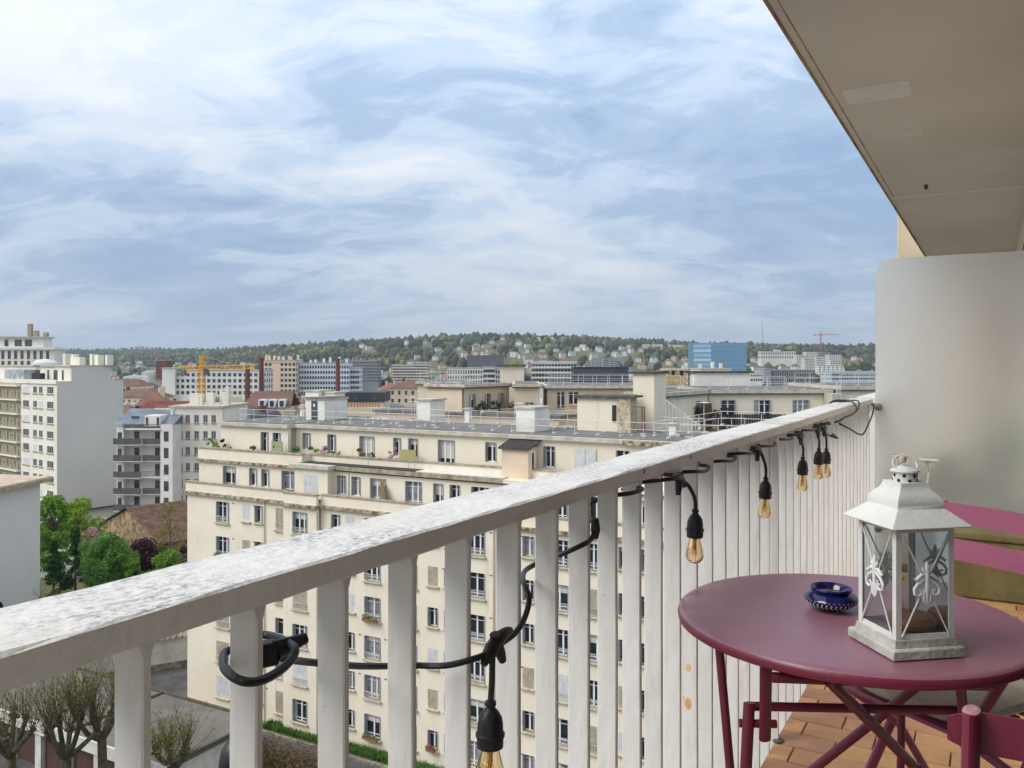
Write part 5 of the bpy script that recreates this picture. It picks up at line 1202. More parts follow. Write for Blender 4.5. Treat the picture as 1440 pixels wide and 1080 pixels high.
lm_purp = leafmat('purple leaves', lin((84, 52, 60)), lin((52, 30, 38)))
lm_olive = leafmat('budding olive', lin((146, 144, 74)), lin((108, 104, 56)))
lm_pink = leafmat('pale blossom', lin((214, 178, 180)), lin((180, 140, 146)))
def at(px, Y): return (px - 720) / 1160 * Y
tree('poplar_tree', 'tall fresh green tree beside the plain grey wall', at(76, 108), 108, 10.6, 4.4, egg, lm_fresh, 10500, 95, .34, .25, .08)
tree('maple_tree', 'yellow-green tree in front of the long dark garden wall', at(112, 114), 114, 9.0, 5.6, ball, lm_yel, 6500, 60, .34, .2, .2)
tree('conifer_tree', 'small conical conifer beside the plain grey wall', at(75, 98), 98, 7.0, 2.8, cone, lm_con, 4200, 60, .28, .15, .05, cl=.4)
tree('conifer_tree', 'slim conical conifer between the yellow-green tree and the broad green tree', at(106, 101), 101, 8.0, 2.8, cone, lm_con, 4600, 64, .28, .15, .05, cl=.4)
tree('hornbeam_tree', 'broad bushy mid-green tree in the middle of the garden', at(146, 99), 99, 7.0, 6.6, ball, lm_mid, 8000, 38, .33, .22, .12, cl=1.15)
tree('small_tree', 'small rounded fresh green tree next to the purple shrub', at(186, 98), 98, 4.8, 2.4, egg, lm_fresh, 3600, 36, .28, .12, .1)
tree('purple_shrub', 'dark purple-leaved shrub in the garden', at(206, 106), 106, 5.0, 6.0, ball, lm_purp, 6500, 60, .34, .15, .05, cat='shrub')
tree('small_tree', 'bright green bushy tree at the corner of the cream block', at(236, 97), 97, 5.6, 4.4, egg, lm_fresh, 5600, 50, .32, .15, .1)
tree('budding_tree', 'thin olive budding tree in front of the brown tile roof', at(240, 106), 106, 10.0, 4.6, egg, lm_olive, 1700, 46, .24, .15, .28)
tree('purple_shrub', 'reddish purple shrub half hidden by the cream block', at(256, 104), 104, 4.6, 3.6, ball, lm_purp, 1700, 24, .3, .12, .05, cat='shrub')
tree('blossom_tree', 'pale pink blossom tree behind the broad green tree', at(126, 108), 108, 6.4, 3.4, ball, lm_pink, 1300, 30, .24, .12, .2)
tree('small_tree', 'low bright green bush between the purple shrub and the cream block', at(222, 93), 93, 3.6, 4.6, ball, lm_fresh, 3600, 36, .3, .12, .05)
tree('small_tree', 'light green bush beside the brown-roofed barn wall', at(172, 103), 103, 5.0, 3.6, ball, lm_yel, 2600, 30, .3, .12, .08)
tree('cypress_tree', 'dark cypress at the foot of the plain grey wall', at(2, 78), 78, 5.4, 2.3, egg, lm_dark, 2600, 40, .24, .12, .04, cl=.34)
tree('garden_shrub', 'low mixed green shrub on the garden lawn', at(168, 92), 92, 1.8, 3.6, ball, lm_mid, 1000, 16, .26, .08, .02, cat='shrub')
for (px_i, Y, lab) in ((100, 90, 'low olive shrub beneath the bare tree'), (80, 92, 'straggly brown-green shrub against the plain grey wall')):
    tree('garden_shrub', lab, at(px_i, Y), Y, 2.4, 4.0, ball, lm_olive, 700, 18, .2, .08, .02, cat='shrub')
# bare and pollarded trees
def branch(mb, p, d, L_, r, depth, rr, tips, bend=.35, split=(2, 3), shrink=.68):
    q = p; pts = [p]; rs = [r]; n = 4
    for i in range(n):
        d = (d + Vector((rr.gauss(0, bend), rr.gauss(0, bend), rr.gauss(.05, bend * .6))) * .35).normalized(); q = q + d * (L_ / n); pts.append(q); rs.append(r * (1 - .45 * (i + 1) / n))
    mb.tube(pts, rs, 6 if r > .03 else 4)
    if depth == 0: tips.append((q, d)); return
    for k in range(rr.randint(*split)):
        nd = (d + Vector((rr.gauss(0, .55), rr.gauss(0, .55), rr.gauss(.1, .35)))).normalized()
        branch(mb, pts[-1 if k == 0 else rr.randint(2, n)], nd, L_ * shrink * rr.uniform(.8, 1.2), rs[-1] * .8, depth - 1, rr, tips, bend, split, shrink)
BT = empty('bare_tree', (at(70, 86), 86, 0), 0, 'leafless branching tree against the plain grey wall', 'tree')
mb = MB(); tips = []; rr = random.Random(5)
branch(mb, Vector((0, 0, -.1)), Vector((.05, 0, 1)), 2.4, .14, 4, rr, tips, .4, (2, 3), .74); mb.build('trunk', m_bark, BT, True)
def pollard(x, y, h, seed, label, nk=5, shoots=60, leafn=900, tall=3.2):
    o = empty('pollarded_tree', (x, y, 0), 0, label, 'tree', 'pollarded trees in front of the garages'); rr = random.Random(seed); mb = MB(); kn = []
    mb.tube([(0, 0, -.1), (.1, .05, h * .4), (.0, .1, h * .72)], [.34, .28, .26], 9)
    for k in range(nk):
        a = 2 * math.pi * k / nk + rr.uniform(-.4, .4); L_ = rr.uniform(.7, 1.7)
        p = [Vector((0, .1, h * .68)), Vector((math.cos(a) * L_ * .5, math.sin(a) * L_ * .5, h * .78 + rr.uniform(0, .3))), Vector((math.cos(a) * L_, math.sin(a) * L_, h * rr.uniform(.88, 1.05)))]
        mb.tube(smoothpath(p, 4), [.17, .165, .16, .155, .15, .145, .14, .15, .16], 7)
        for q in range(6):
            c = p[2] + Vector((rr.gauss(0, .12), rr.gauss(0, .12), rr.gauss(0, .1))); mb.lathe([(.0, -.12), (.10, -.06), (.13, 0), (.09, .07), (0, .11)], 6, c, False)
        kn.append(p[2])
    tr_ = mb.build('trunk', m_barkg, o, True); mb = MB(); tips = []
    for c in kn:
        for q in range(shoots // nk):
            d = Vector((rr.gauss(0, .32), rr.gauss(0, .32), 1)).normalized(); L_ = rr.uniform(.5, 1) * tall
            pts = [c + Vector((rr.gauss(0, .1), rr.gauss(0, .1), 0))]
            for i in range(4): pts.append(pts[-1] + (d + Vector((rr.gauss(0, .08), rr.gauss(0, .08), 0))) * (L_ / 4))
            mb.tube(pts, [.016, .014, .011, .008, .005], 4); tips.append(pts)
    mb.build('shoot', m_barkg, tr_)['kind'] = 'stuff'
    P = []
    for i in range(leafn): pts = rr.choice(tips); k = rr.randint(0, 3); f_ = rr.random(); P.append(pts[k].lerp(pts[k + 1], f_) + Vector((rr.gauss(0, .06), rr.gauss(0, .06), rr.gauss(0, .06))))
    lv = leaves(np.array(P), .13, leafmat('young pollard leaves', lin((150, 146, 62)), lin((110, 110, 48))), 'leaf', tr_); lv['kind'] = 'stuff'
    return o
pollard(at(14, 48), 48, 7.3, 1, 'gnarled pollarded tree with thick mossy limbs', 7, 150, 1000, 3.4)
pollard(at(92, 49), 49, 6.5, 2, 'pollarded tree with a fan of yellowish shoots', 6, 220, 1700, 4.0)
pollard(at(142, 50.5), 50.5, 7.2, 3, 'pollarded tree leaning over the garage fascia', 5, 170, 1300, 3.6)
pollard(at(243, 51), 51, 4.0, 4, 'small pollarded tree beside the end of the garage row', 5, 170, 1700, 3.0)
# brown winter hedge below the block
HG = empty('winter_hedge', (at(405, 55), 55.5, 0), MANG, 'brown leafless hedge beside the yard road', 'hedge')
n = 5200; P = np.stack([RNG.uniform(-3.4, 3.0, n), RNG.normal(0, .55, n), np.abs(RNG.normal(1.0, .6, n))], 1)
leaves(P, .2, leafmat('withered leaves', lin((124, 104, 66)), lin((90, 74, 46)), .15), 'foliage', HG, .8, .35)
mb = MB(); rr = random.Random(9)
for i in range(70): x = rr.uniform(-3.3, 3.0); mb.tube([(x, rr.gauss(0, .4), 0), (x + rr.gauss(0, .2), rr.gauss(0, .5), rr.uniform(1, 2.1))], .015, 4)
mb.build('stem', m_bark, HG)['kind'] = 'stuff'
# pots and shrubs on the cream block's terraces
def terrace_plant(s, y, z, h, w_, mat, label, pot=True, n=260):
    p = Matrix.Rotation(MANG, 4, 'Z') @ Vector((s, y, 0)); o = empty('potted_plant', (p.x, p.y + 53.95, z), 0, label, 'plant', None)
    C, off, CC = clumps(n, 9, ball, 1.); P = np.empty((n, 3)); P[:, :2] = C[:, :2] * w_ / 2 + off[:, :2] * w_ * .16; P[:, 2] = (.3 if pot else .05) + C[:, 2] * h + off[:, 2] * w_ * .14
    leaves(P, .16, mat, 'foliage', o)
    if pot: MB().lathe([(.15, 0), (.2, .36), (.22, .36), (.22, .42), (.18, .42)], 12).build('pot', M('clay pot', lin((176, 150, 126)), .9), o, True)
    return o
T2 = ZR(-8.0)
for (s, y, h, w_, m_, lab) in ((-30.4, 2.0, 1.3, .9, lm_mid, 'bushy green plant at the end of the upper terrace'), (-29.6, 1.9, 1.0, 1.0, lm_yel, 'yellow-green shrub on the upper terrace of the cream block'), (-28.8, 1.9, 1.35, .8, lm_purp, 'dark red shrub on the upper terrace'), (-28.0, 1.9, .85, .6, lm_olive, 'small dry plant beside the dark red shrub'),
        (-25.3, 1.9, .9, .8, lm_olive, 'low brownish plant left of the terrace door'), (-22.6, 1.8, 1.2, .9, lm_mid, 'green climbing plant by the terrace screen'), (-20.9, 2.1, 1.4, 1.0, lm_mid, 'tall leafy plant in the corner of the terrace'), (-20.0, 2.8, 1.1, .9, lm_mid, 'round green plant under the terrace window'), (-19.2, 2.7, 1.0, .8, lm_yel, 'bright green trailing plant on the terrace coping'),
        (-18.1, 2.45, 1.2, .9, lm_pink, 'pinkish flowering plant on the terrace coping'), (-17.2, 2.75, .95, .8, lm_yel, 'yellow-green plant below the second terrace window'), (-14.8, 2.7, 1.1, .9, lm_olive, 'leggy grey-green plant left of the wide terrace window'), (-13.6, 2.7, .9, .5, lm_mid, 'small green plant beside the wide terrace window'), (-11.6, 2.6, 1.6, .9, lm_pink, 'tall reddish plant next to the bamboo screen'), (4.9, 2.8, 1.2, 1.0, lm_dark, 'dark green plant near the closed white shutter')):
    terrace_plant(s, y, T2, h, w_, m_, lab)
for (s, y, w_, h, dy) in ((-22.9, 1.6, 1.15, 1.75, 'green'), (-11.0, 2.62, 1.5, 1.6, 'bamboo')):
    p = Matrix.Rotation(MANG, 4, 'Z') @ Vector((s, y, 0)); o = empty('terrace_screen', (p.x, p.y + 53.95, T2), MANG, '%s screen standing on the upper terrace of the cream block' % ('translucent green' if dy == 'green' else 'yellowish bamboo'), 'screen')
    MB().box(0, w_, -.02, .02, .05, h).build('panel', M('green screen', lin((164, 170, 140)), .8) if dy == 'green' else M('bamboo screen', lin((176, 170, 118)), .9, lin((150, 142, 94)), 6, stretch=(6, 6, .3)), o)
    for x in (.02, w_ - .02): MB().tube([(x, .03, 0), (x, .03, h + .03)], .025, 6).build('post', m_bark, o)
p = Matrix.Rotation(MANG, 4, 'Z') @ Vector((-10.7, .6, 0)); o = empty('fan_screen', (p.x, p.y + 53.95, ZR(-10.28)), MANG + rad(60), 'quarter-round brown willow screen on the lower terrace', 'screen')
MB().extrude([(0, 0), (1.0, 0)] + [(1.0 - math.cos(a), 1.75 * math.sin(a)) for a in [rad(q) for q in range(90, 0, -12)]], -.02, .02).build('panel', M('willow', lin((140, 116, 76)), .9, lin((110, 88, 56)), 5), o)
for (x, y) in ((10, 67.0), (12.5, 69.6), (14.2, 70.2), (15.4, 70.6)):
    o = empty('potted_plant', (x + 3, y, ZR(-5.6)), 0, 'dark leafless shrub along the fenced terrace wall', 'plant', 'dark shrubs on the fenced terrace')
    C, off, CC = clumps(300, 9, ball, 1.); leaves(np.c_[C[:, :2] * .6 + off[:, :2] * .3, .2 + C[:, 2] * 1.7 + off[:, 2] * .2], .17, leafmat('withered dark', lin((70, 66, 58)), lin((44, 46, 38)), .1), 'foliage', o)
    MB().lathe([(.2, 0), (.25, .4)], 10).build('pot', MATS['clay pot'], o)
for (u_, v) in ((1.0, 'a'), (3.2, 'b'), (6.8, 'c')):
    q = Matrix.Rotation(math.atan2(7, 4.9), 4, 'Z') @ Vector((u_, -1.7, 0)); o = empty('potted_plant', (q.x - 4.9, q.y + 84.2, ZR(-5.9)), 0, 'green balcony plant on the shade-toned courtyard wing', 'plant', 'plants on the courtyard balcony')
    C, off, CC = clumps(300, 9, ball, 1.); leaves(np.c_[C[:, :2] * .7 + off[:, :2] * .3, .9 + C[:, 2] * 1.1 + off[:, 2] * .2], .2, lm_dark if v != 'c' else lm_con, 'foliage', o)
# neighbour's plants behind the frosted screen
for k, (t_, D_, h, w_) in enumerate(((6.3, .1, .75, .7), (6.7, -.1, .85, .6), (6.5, .45, .6, .5))):
    o = bempty('potted_plant', t_, D_, 0, ('olive green plant blurred behind the frosted screen', 'tall green plant behind the frosted screen, near the wall', 'low green plant behind the frosted screen, near the railing')[k], 'plant')
    C, off, CC = clumps(500, 10, ball, 1.); leaves(np.c_[C[:, :2] * w_ / 2 + off[:, :2] * .1, .3 + C[:, 2] * (h - .3) + off[:, 2] * .08], .09, lm_olive if k != 1 else lm_mid, 'foliage', o)
    MB().lathe([(.13, 0), (.17, .3), (.18, .3), (.18, .34)], 14).build('pot', MATS['clay pot'], o, True)
# ================================================================== THE TOWN AND THE HILLS
KEEP = []                                     # (px0, px1, lowest visible y, distance) of the named far buildings
def px_of(x, y): return 720 + 1160 * x / y
def py_of(z, y): return 511 - 1160 * (z - EYE) / y
m_fw = M('far white', lin((224, 222, 216)), .9, lin((206, 202, 194)), .05); m_fc = M('far cream', lin((214, 200, 176)), .9, lin((198, 182, 156)), .05)
m_fp = M('far pinkish', lin((222, 192, 168)), .9); m_fb = M('far pale blue', lin((210, 215, 222)), .9, lin((198, 204, 212)), .05)
m_fg = M('far grey', lin((140, 142, 144)), .9, lin((120, 122, 126)), .05); m_fd = M('far dark', lin((58, 62, 70)), .6, lin((44, 48, 56)), .1)
m_fwin = M('far window', (.035, .042, .055), .2, (.08, .09, .11), .15, .4, .6)
m_slate = M('slate', lin((92, 96, 106)), .7, lin((76, 80, 90)), .15); m_zincf = M('far zinc', lin((158, 164, 170)), .6, lin((134, 140, 148)), .12); m_rtile = M('red tiles', lin((140, 96, 82)), .9, lin((116, 80, 70)), .2); m_btilef = M('brown tile roof', lin((116, 88, 78)), .9, lin((96, 74, 66)), .2)
m_brick = M('red brick', lin((116, 66, 58)), .9, lin((96, 54, 48)), .8)
def grid_windows(mb, w_, zb, zt, rows_, cols_, ww, wh, y=-.06, skip=0., rr=random, x0=0.):
    for r in range(rows_):
        z = zt - (zt - zb) * (r + .5) / rows_
        for c in range(cols_):
            if rr.random() < skip: continue
            x = x0 + w_ * (c + .5) / cols_; mb.box(x - ww / 2, x + ww / 2, y, y + .05, z - wh / 2, z + wh / 2)
def far_block(name, label, px0, px1, ytop, Y, dep, mat, rows_, cols_, ww=1.1, wh=1.5, yaw=0., cat='building', ykeep=None, group=None, storey=2.9, base=None, slabs=None, roof=None, chim=0, side=True):
    X0 = (px0 - 720) / 1160 * Y; X1 = (px1 - 720) / 1160 * Y; w_ = (X1 - X0) / max(.3, math.cos(yaw)); zt = EYE + (511 - ytop) / 1160 * Y
    zb = float(terrain((X0 + X1) / 2, Y)) - 1 if base is None else base
    o = empty(name, (X0, Y, zb), yaw, label, cat, group); H = zt - zb
    MB().box(0, w_, 0, dep, 0, H).build('wall', mat, o)
    wb = MB(); rr = random.Random(int(px0 * 7 + Y)); zlo = max(0, H - rows_ * storey - .6)
    if rows_: grid_windows(wb, w_, zlo, H - .6, rows_, cols_, ww, wh, rr=rr)
    if rows_ and side:
        for sx in (0, 1):
            for r in range(rows_):
                z = zlo + (H - .6 - zlo) * (r + .5) / rows_
                for c in range(max(1, int(dep / 3.5))):
                    y = dep * (c + .5) / max(1, int(dep / 3.5)); x = -.06 if sx == 0 else w_ + .01
                    wb.box(x, x + .05, y - ww / 2, y + ww / 2, z - wh / 2, z + wh / 2)
    if rows_: wb.build('window', m_fwin, o)['kind'] = 'stuff'
    if slabs:
        sb = MB()
        for r in range(rows_): z = H - .6 - (r + 1) * (H - .6 - zlo) / rows_; sb.box(-.2, w_ + .2, -1.2, 0, z - .1, z + .12); sb.box(-.2, w_ + .2, -1.25, -1.15, z + .12, z + .9)
        sb.build('balcony', slabs, o)['kind'] = 'stuff'
    MB().box(-.3, w_ + .3, -.3, dep + .3, H, H + .4).build('roof', roof or m_fascia, o)
    for k in range(chim):
        x = w_ * (k + .5) / chim + rr.uniform(-1, 1); ch_ = MB().box(x - .6, x + .6, dep * .4, dep * .4 + 1.4, H + .4, H + .4 + rr.uniform(1.4, 3.2)).build('chimney', mat, o)
    KEEP.append((px0, px1, ykeep or ytop + 14, Y)); return o
far_block('white_block', 'white stepped block with a long terrace behind the yellow crane', 246, 372, 521, 400, 14, m_fw, 4, 17, 1.5, 1.6, rad(-2), ykeep=556)
far_block('white_block', 'tall blank white end block left of the yellow crane', 228, 246, 518, 398, 14, m_fw, 0, 1, ykeep=552)
far_block('pinkish_block', 'cream and pink apartment block crowned with chimneys', 366, 416, 507, 448, 14, m_fc, 6, 9, 1.5, 1.6, ykeep=552, chim=8)
pb = far_block('pale_blue_block', 'pale blue-white apartment block with rows of small windows', 416, 490, 511, 455, 14, m_fb, 6, 20, 1.0, 1.6, rad(3), ykeep=552, chim=7)
far_block('pale_blue_block', 'lower pale blue end of the apartment block beside the dark brick stack', 490, 505, 518, 462, 14, m_fb, 5, 5, 1.0, 1.5, rad(3), ykeep=548)
MB().box(6.5, 11.0, -.1, 0, 0, 29).build('pink_panel', m_fp, bpy.data.objects['pinkish_block'])
far_block('grey_block', 'dark grey apartment block with fine windows at the foot of the hill', 478, 532, 507, 790, 18, m_fg, 7, 18, 1.4, 1.6, ykeep=530, chim=9)
far_block('terraced_block', 'beige stepped apartment block with dark balconies at the hill foot', 552, 588, 513, 860, 16, m_fc, 6, 12, 1.8, 1.5, ykeep=528, slabs=m_fw)
far_block('terraced_block', 'taller beige block end with striped balconies at the hill foot', 582, 602, 509, 850, 14, m_fc, 8, 5, 2.4, 1.4, ykeep=528, slabs=m_fw)
far_block('white_block', 'low white block with tall slim windows behind the courtyard penthouse', 629, 714, 518, 470, 14, m_fw, 3, 24, .9, 1.8, rad(2), ykeep=542)
far_block('white_block', 'bright white stair front on the low white block', 680, 696, 516.5, 468, 3, m_fw, 3, 8, .8, 1.8, ykeep=540)
far_block('white_block', 'white block with three long balconies behind the lift tower', 748, 811, 509, 470, 16, m_fw, 4, 14, 1.6, 1.9, ykeep=540, slabs=m_fw, roof=m_fw)
far_block('dark_office', 'low dark slatted office block', 807, 884, 517, 440, 16, m_fd, 3, 26, .6, 2.4, ykeep=535, roof=m_fd)
far_block('white_block', 'white block with square windows in front of the blue glass tower', 985, 1029, 519, 380, 16, m_fw, 4, 9, 1.6, 1.8, rad(4), ykeep=545, chim=3)
far_block('white_block', 'long white flat-roofed building right of the blue glass tower', 1052, 1072, 524, 560, 12, m_fw, 2, 6, ykeep=540)
far_block('grey_office', 'long dark grey office with vertical windows below the white palace', 1084, 1146, 520, 690, 16, m_fg, 2, 20, 1.0, 4.0, ykeep=536, storey=5)
far_block('pale_office', 'pale end wing of the dark grey office', 1074, 1084, 519, 688, 16, m_zincf, 0, 1, ykeep=536)
far_block('teal_hall', 'long low teal-roofed hall by the hill foot', 1170, 1250, 523, 600, 20, M('far teal', lin((176, 194, 196)), .6), 2, 24, 1.4, 1.4, ykeep=536, roof=M('teal roof', lin((150, 180, 184)), .5))
far_block('red_building', 'small dark red building among the trees left of the crane', 219, 234, 507, 760, 14, m_brick, 2, 5, ykeep=520)
far_block('slate_range', 'long slate-grey barrack range halfway up the hill', 657, 709, 500, 1250, 16, m_slate, 3, 20, 1.0, 1.3, ykeep=506, roof=m_slate)
pal = far_block('white_palace', 'long white palace front with tall windows and dark roof on the hillside', 1070, 1119, 494, 1450, 18, m_fw, 2, 15, 1.8, 4.2, ykeep=505, storey=6.5, roof=m_slate)
MB().box(26, 36, 4, 14, 22, 30).build('pavilion', m_fw, pal)
for k, (a, b_, yt, Y) in enumerate(((1120, 1135, 499, 1300), (1134, 1150, 495, 1330), (1132, 1146, 504, 1180), (1152, 1168, 496, 1360), (1166, 1184, 499, 1300), (1168, 1182, 506, 1150), (1148, 1160, 502, 1240), (1150, 1185, 514, 980))):
    far_block('hillside_flats', 'white flats in the cluster right of the white palace', a, b_, yt, Y, 14, m_fw if k != 3 else m_fg, 5, 6, 1.5, 1.6, random.uniform(-.1, .1), ykeep=yt + 9, group='white flats in the hillside cluster')
for k, (a, b_, yt, Y) in enumerate(((832, 846, 504, 1100), (848, 858, 505, 1120), (858, 866, 506, 1090), (866, 872, 507, 1090))):
    far_block('hill_foot_flats', 'pale grey narrow flats in a row at the hill foot, left of the green wood', a, b_, yt, Y, 12, m_zincf, 5, 4, 1.3, 1.5, 0, ykeep=yt + 8, group='narrow pale flats at the hill foot')
for k, (a, b_, yt, Y, lab) in enumerate(((696, 712, 487, 1800, 'white hospital block high on the wooded hill'), (627, 638, 483, 1900, 'single white tower block on the wooded hill'), (755, 782, 474, 2150, 'long white building near the hilltop'), (788, 800, 474, 2150, 'short white building near the hilltop'), (904, 915, 484, 1900, 'pale villa block on the right slope of the hill'), (918, 932, 484, 1900, 'white villa block beside the pale one on the right slope'), (1001 - 60, 1012 - 48, 485, 1950, 'small white block above the green wood'))):
    far_block('hill_building', lab, a, b_, yt, Y, 12, m_fw, 3, 6, 1.4, 1.6, 0, ykeep=yt + 6)
# far tower blocks on the horizon to the left
for k, (px, yt, w_) in enumerate(((108 + 60, 489, 3), (182, 488, 3), (190, 487, 10), (204, 488, 2.4), (210, 489, 2.4), (216, 489, 2.4), (222, 488, 2.4), (236, 489, 2.4), (256, 489, 4), (150, 490, 5), (270, 490, 3))):
    far_block('distant_tower', 'tiny tower block on the far left horizon', px, px + w_, yt, 5400, 30, m_fg, 0, 1, base=30, group='tower blocks on the horizon', ykeep=yt + 3)
# blue glass office tower
GT = empty('glass_tower', ((977 - 720) / 1160 * 640, 640, 0), rad(0), 'blue glass office tower rising in front of the hill', 'building')
gx0, gx1, gw = 0., 23 / 1160 * 640, 73 / 1160 * 640; gz = EYE + (511 - 482) / 1160 * 640
m_gt = M('blue curtain wall', (.20, .37, .50), .18, (.17, .33, .46), .06, .4, .6, spec=.7, metal=.35); m_gt2 = M('blue glass band', (.32, .50, .62), .12, (.26, .43, .56), .1, .4, .6, spec=.8, metal=.35)
MB().prism([(0, 4), (gx1, 0), (gw, 0), (gw, 24), (0, 24)], 0, gz).build('core', m_gt, GT)
for r in range(11):
    z = gz - 1.5 - r * 3.6
    MB().prism([(-.05, 3.9), (gx1, -.12), (gx1, .4), (-.05, 4.4)], z - 2.1, z).build('glass_band', m_gt2 if r % 2 == 0 else M('pale glass band', (.40, .58, .66), .15, spec=.7, metal=.3), GT)
    MB().box(gx1 + .1, gw, -.10, 0, z - .35, z).build('floor_band', m_gt2, GT)
mb = MB()
for k in range(22): x = gx1 + .1 + (gw - gx1) * k / 22; mb.box(x, x + .16, -.14, 0, 0, gz)
mb.build('mullion', M('deep blue mullion', (.08, .22, .36), .3), GT)['kind'] = 'stuff'
KEEP.append((975, 1052, 526, 640))
# nearer roofs behind the long block
RH = empty('red_roof_house', (at(190, 190), 190, 0), rad(10), 'brick house with a red hipped roof behind the balcony house', 'house')
def hip(mb, w_, d, z, h, o=.5, r=.35):
    a = w_ * r if w_ > d else w_ / 2; p = [(-o, -o, z), (w_ + o, -o, z), (w_ + o, d + o, z), (-o, d + o, z), (min(a, d / 2), d / 2, z + h), (w_ - min(a, d / 2), d / 2, z + h)]
    n = len(mb.v); mb.v += p; mb.f += [(n, n + 1, n + 5, n + 4), (n + 1, n + 2, n + 5), (n + 2, n + 3, n + 4, n + 5), (n + 3, n, n + 4), (n + 3, n + 2, n + 1, n)]
MB().box(0, 7, 0, 8, 0, 18.2).build('wall', m_brick, RH); mb = MB(); hip(mb, 7, 8, 18.2, 3.2); rr_ = mb.build('roof', m_rtile, RH); MB().box(4.6, 5.4, 4, 5, 19, 22.6).build('chimney', m_fc, rr_)
RH2 = empty('brick_warehouse', (at(172, 180), 180, 0), rad(4), 'dark red brick warehouse behind the blank gable', 'building'); MB().box(0, 34, 0, 12, 0, 15.5).build('wall', m_brick, RH2); mb = MB(); hip(mb, 34, 12, 15.5, 4, .4, .1); mb.build('roof', m_brick, RH2)
MB().box(21, 22, -.5, .3, 10, 17).build('pilaster', m_fc, RH2)
BD = empty('dormer_house', (at(318, 185), 185, 0), rad(2), 'brown-roofed house with three white dormers and a pale gable', 'house')
MB().box(0, 13, 0, 10, 0, 18.0).build('wall', m_fc, BD); mb = MB(); mb.poly([(3, -.3, 18), (14.5, -.3, 18), (14, 5, 21.6), (5, 5, 21.6)]); mb.poly([(14.5, 10.3, 18), (3, 10.3, 18), (5, 5, 21.6), (14, 5, 21.6)]); bdr = mb.build('roof', m_btilef, BD)
mb = MB(); mb.poly([(-2, -.2, 18), (5, -.2, 18), (3.5, -.2, 20.6), (-.5, -.2, 20.2)]); mb.build('gable', m_fc, BD)
for x in (7.2, 9.4, 11.6): d_ = MB().box(x, x + 1.5, -.1, 3, 17.9, 19.9).build('dormer', m_pvc, bdr); MB().box(x + .3, x + 1.2, -.16, -.1, 18.3, 19.6).build('pane', m_fwin, d_)
SD = empty('slate_house', (at(486, 205), 205, 0), rad(1), 'house with a dark slate mansard roof and red chimney pots', 'house')
MB().box(0, 9.4, 0, 12, 0, 18.4).build('wall', m_fc, SD); MB().prism([(-.2, -.2), (9.6, -.2), (9.6, 12), (-.2, 12)], 18.4, 20.8).build('roof', m_fd, SD)
for x in (1.8, 6.6): MB().box(x, x + 1.2, -.3, -.2, 18.8, 20.2).build('dormer_window', m_fwin, SD)
for k in range(12): MB().lathe([(.2, 0), (.17, .9)], 7, (.4 + k * .75, -3, 17.3)).build('chimney_pot', MATS['terracotta pot'], SD)
MB().box(0, 9.2, -3.4, -2.6, 0, 17.3).build('chimney', m_fc, SD)
KEEP += [(172, 240, 585, 180), (315, 412, 566, 185), (484, 540, 575, 205)]
# factory chimneys
for (px, yt, Y, r, lab) in ((348, 514, 330, .9, 'dark red brick factory chimney beside the white stepped block'), (367.5, 503, 345, .95, 'taller dark red brick factory chimney at the corner of the pink block'), (475, 504, 400, 1.0, 'dark brick chimney in front of the pale blue block')):
    o = empty('factory_chimney', (at(px, Y), Y, 0), 0, lab, 'chimney'); H = EYE + (511 - yt) / 1160 * Y
    MB().lathe([(r * 1.3, 0), (r, H - 1.2)], 14).build('stack', m_brick, o, True); MB().lathe([(r * 1.12, H - 1.2), (r * 1.12, H), (r * .7, H)], 14).build('rim', m_brick, o, True)
    KEEP.append((px - 3, px + 3, 548, Y))
# cranes
def lattice(mb, p0, p1, w_, n, r):
    a, b_ = Vector(p0), Vector(p1); d = (b_ - a).normalized(); s = d.cross(Vector((0, 1, 0) if abs(d.y) < .9 else (1, 0, 0))).normalized(); u_ = s.cross(d)
    cs = [(s * i + u_ * j) * w_ / 2 for i, j in ((-1, -1), (1, -1), (1, 1), (-1, 1))]
    for c in cs: mb.tube([a + c, b_ + c], r, 4)
    for k in range(n):
        q0 = a.lerp(b_, k / n); q1 = a.lerp(b_, (k + 1) / n)
        for i in range(4): mb.tube([q0 + cs[i], q1 + cs[(i + 1) % 4]], r * .7, 4); mb.tube([q0 + cs[i], q0 + cs[(i + 1) % 4]], r * .7, 4)
def crane(name, label, px, Y, ytop, yjib, pl, pr, mat, w_=1.5, base=0):
    o = empty(name, (at(px, Y), Y, base), 0, label, 'crane'); k = Y / 1160; H = EYE - base + (511 - ytop) * k; J = EYE - base + (511 - yjib) * k
    mb = MB(); lattice(mb, (0, 0, 0), (0, 0, J), w_, int(J / 1.7), w_ * .085); mb.build('mast', mat, o)
    mb = MB(); lattice(mb, (0, 0, J), (0, 0, H), w_ * .6, 4, w_ * .07); mb.build('tower_head', mat, o)
    mb = MB(); lattice(mb, (0, 0, J + .4), ((pr - px) * k, 0, J + .8), w_ * .7, int((pr - px) * k / 1.6), w_ * .06); mb.build('jib', mat, o)
    mb = MB(); lattice(mb, (0, 0, J + .4), (-(px - pl) * k, 0, J + .2), w_ * .7, max(3, int((px - pl) * k / 1.6)), w_ * .06); mb.build('counter_jib', mat, o)
    MB().box(-(px - pl) * k - .2, -(px - pl) * k + 2, -.8, .8, J - 1.8, J + .2).build('counterweight', m_kerb, o)
    MB().tube([(0, 0, H), ((pr - px) * k * .7, 0, J + 1)], w_ * .04, 4).build('tie_bar', mat, o); MB().box(.6, 2.0, -.8, .8, J - 1.6, J + .2).build('cab', m_gwin, o); return o
crane('tower_crane', 'yellow tower crane over the brown roofs', 283.5, 240, 500, 519.5, 251, 358, M('crane yellow', lin((226, 166, 50)), .5), 1.55)
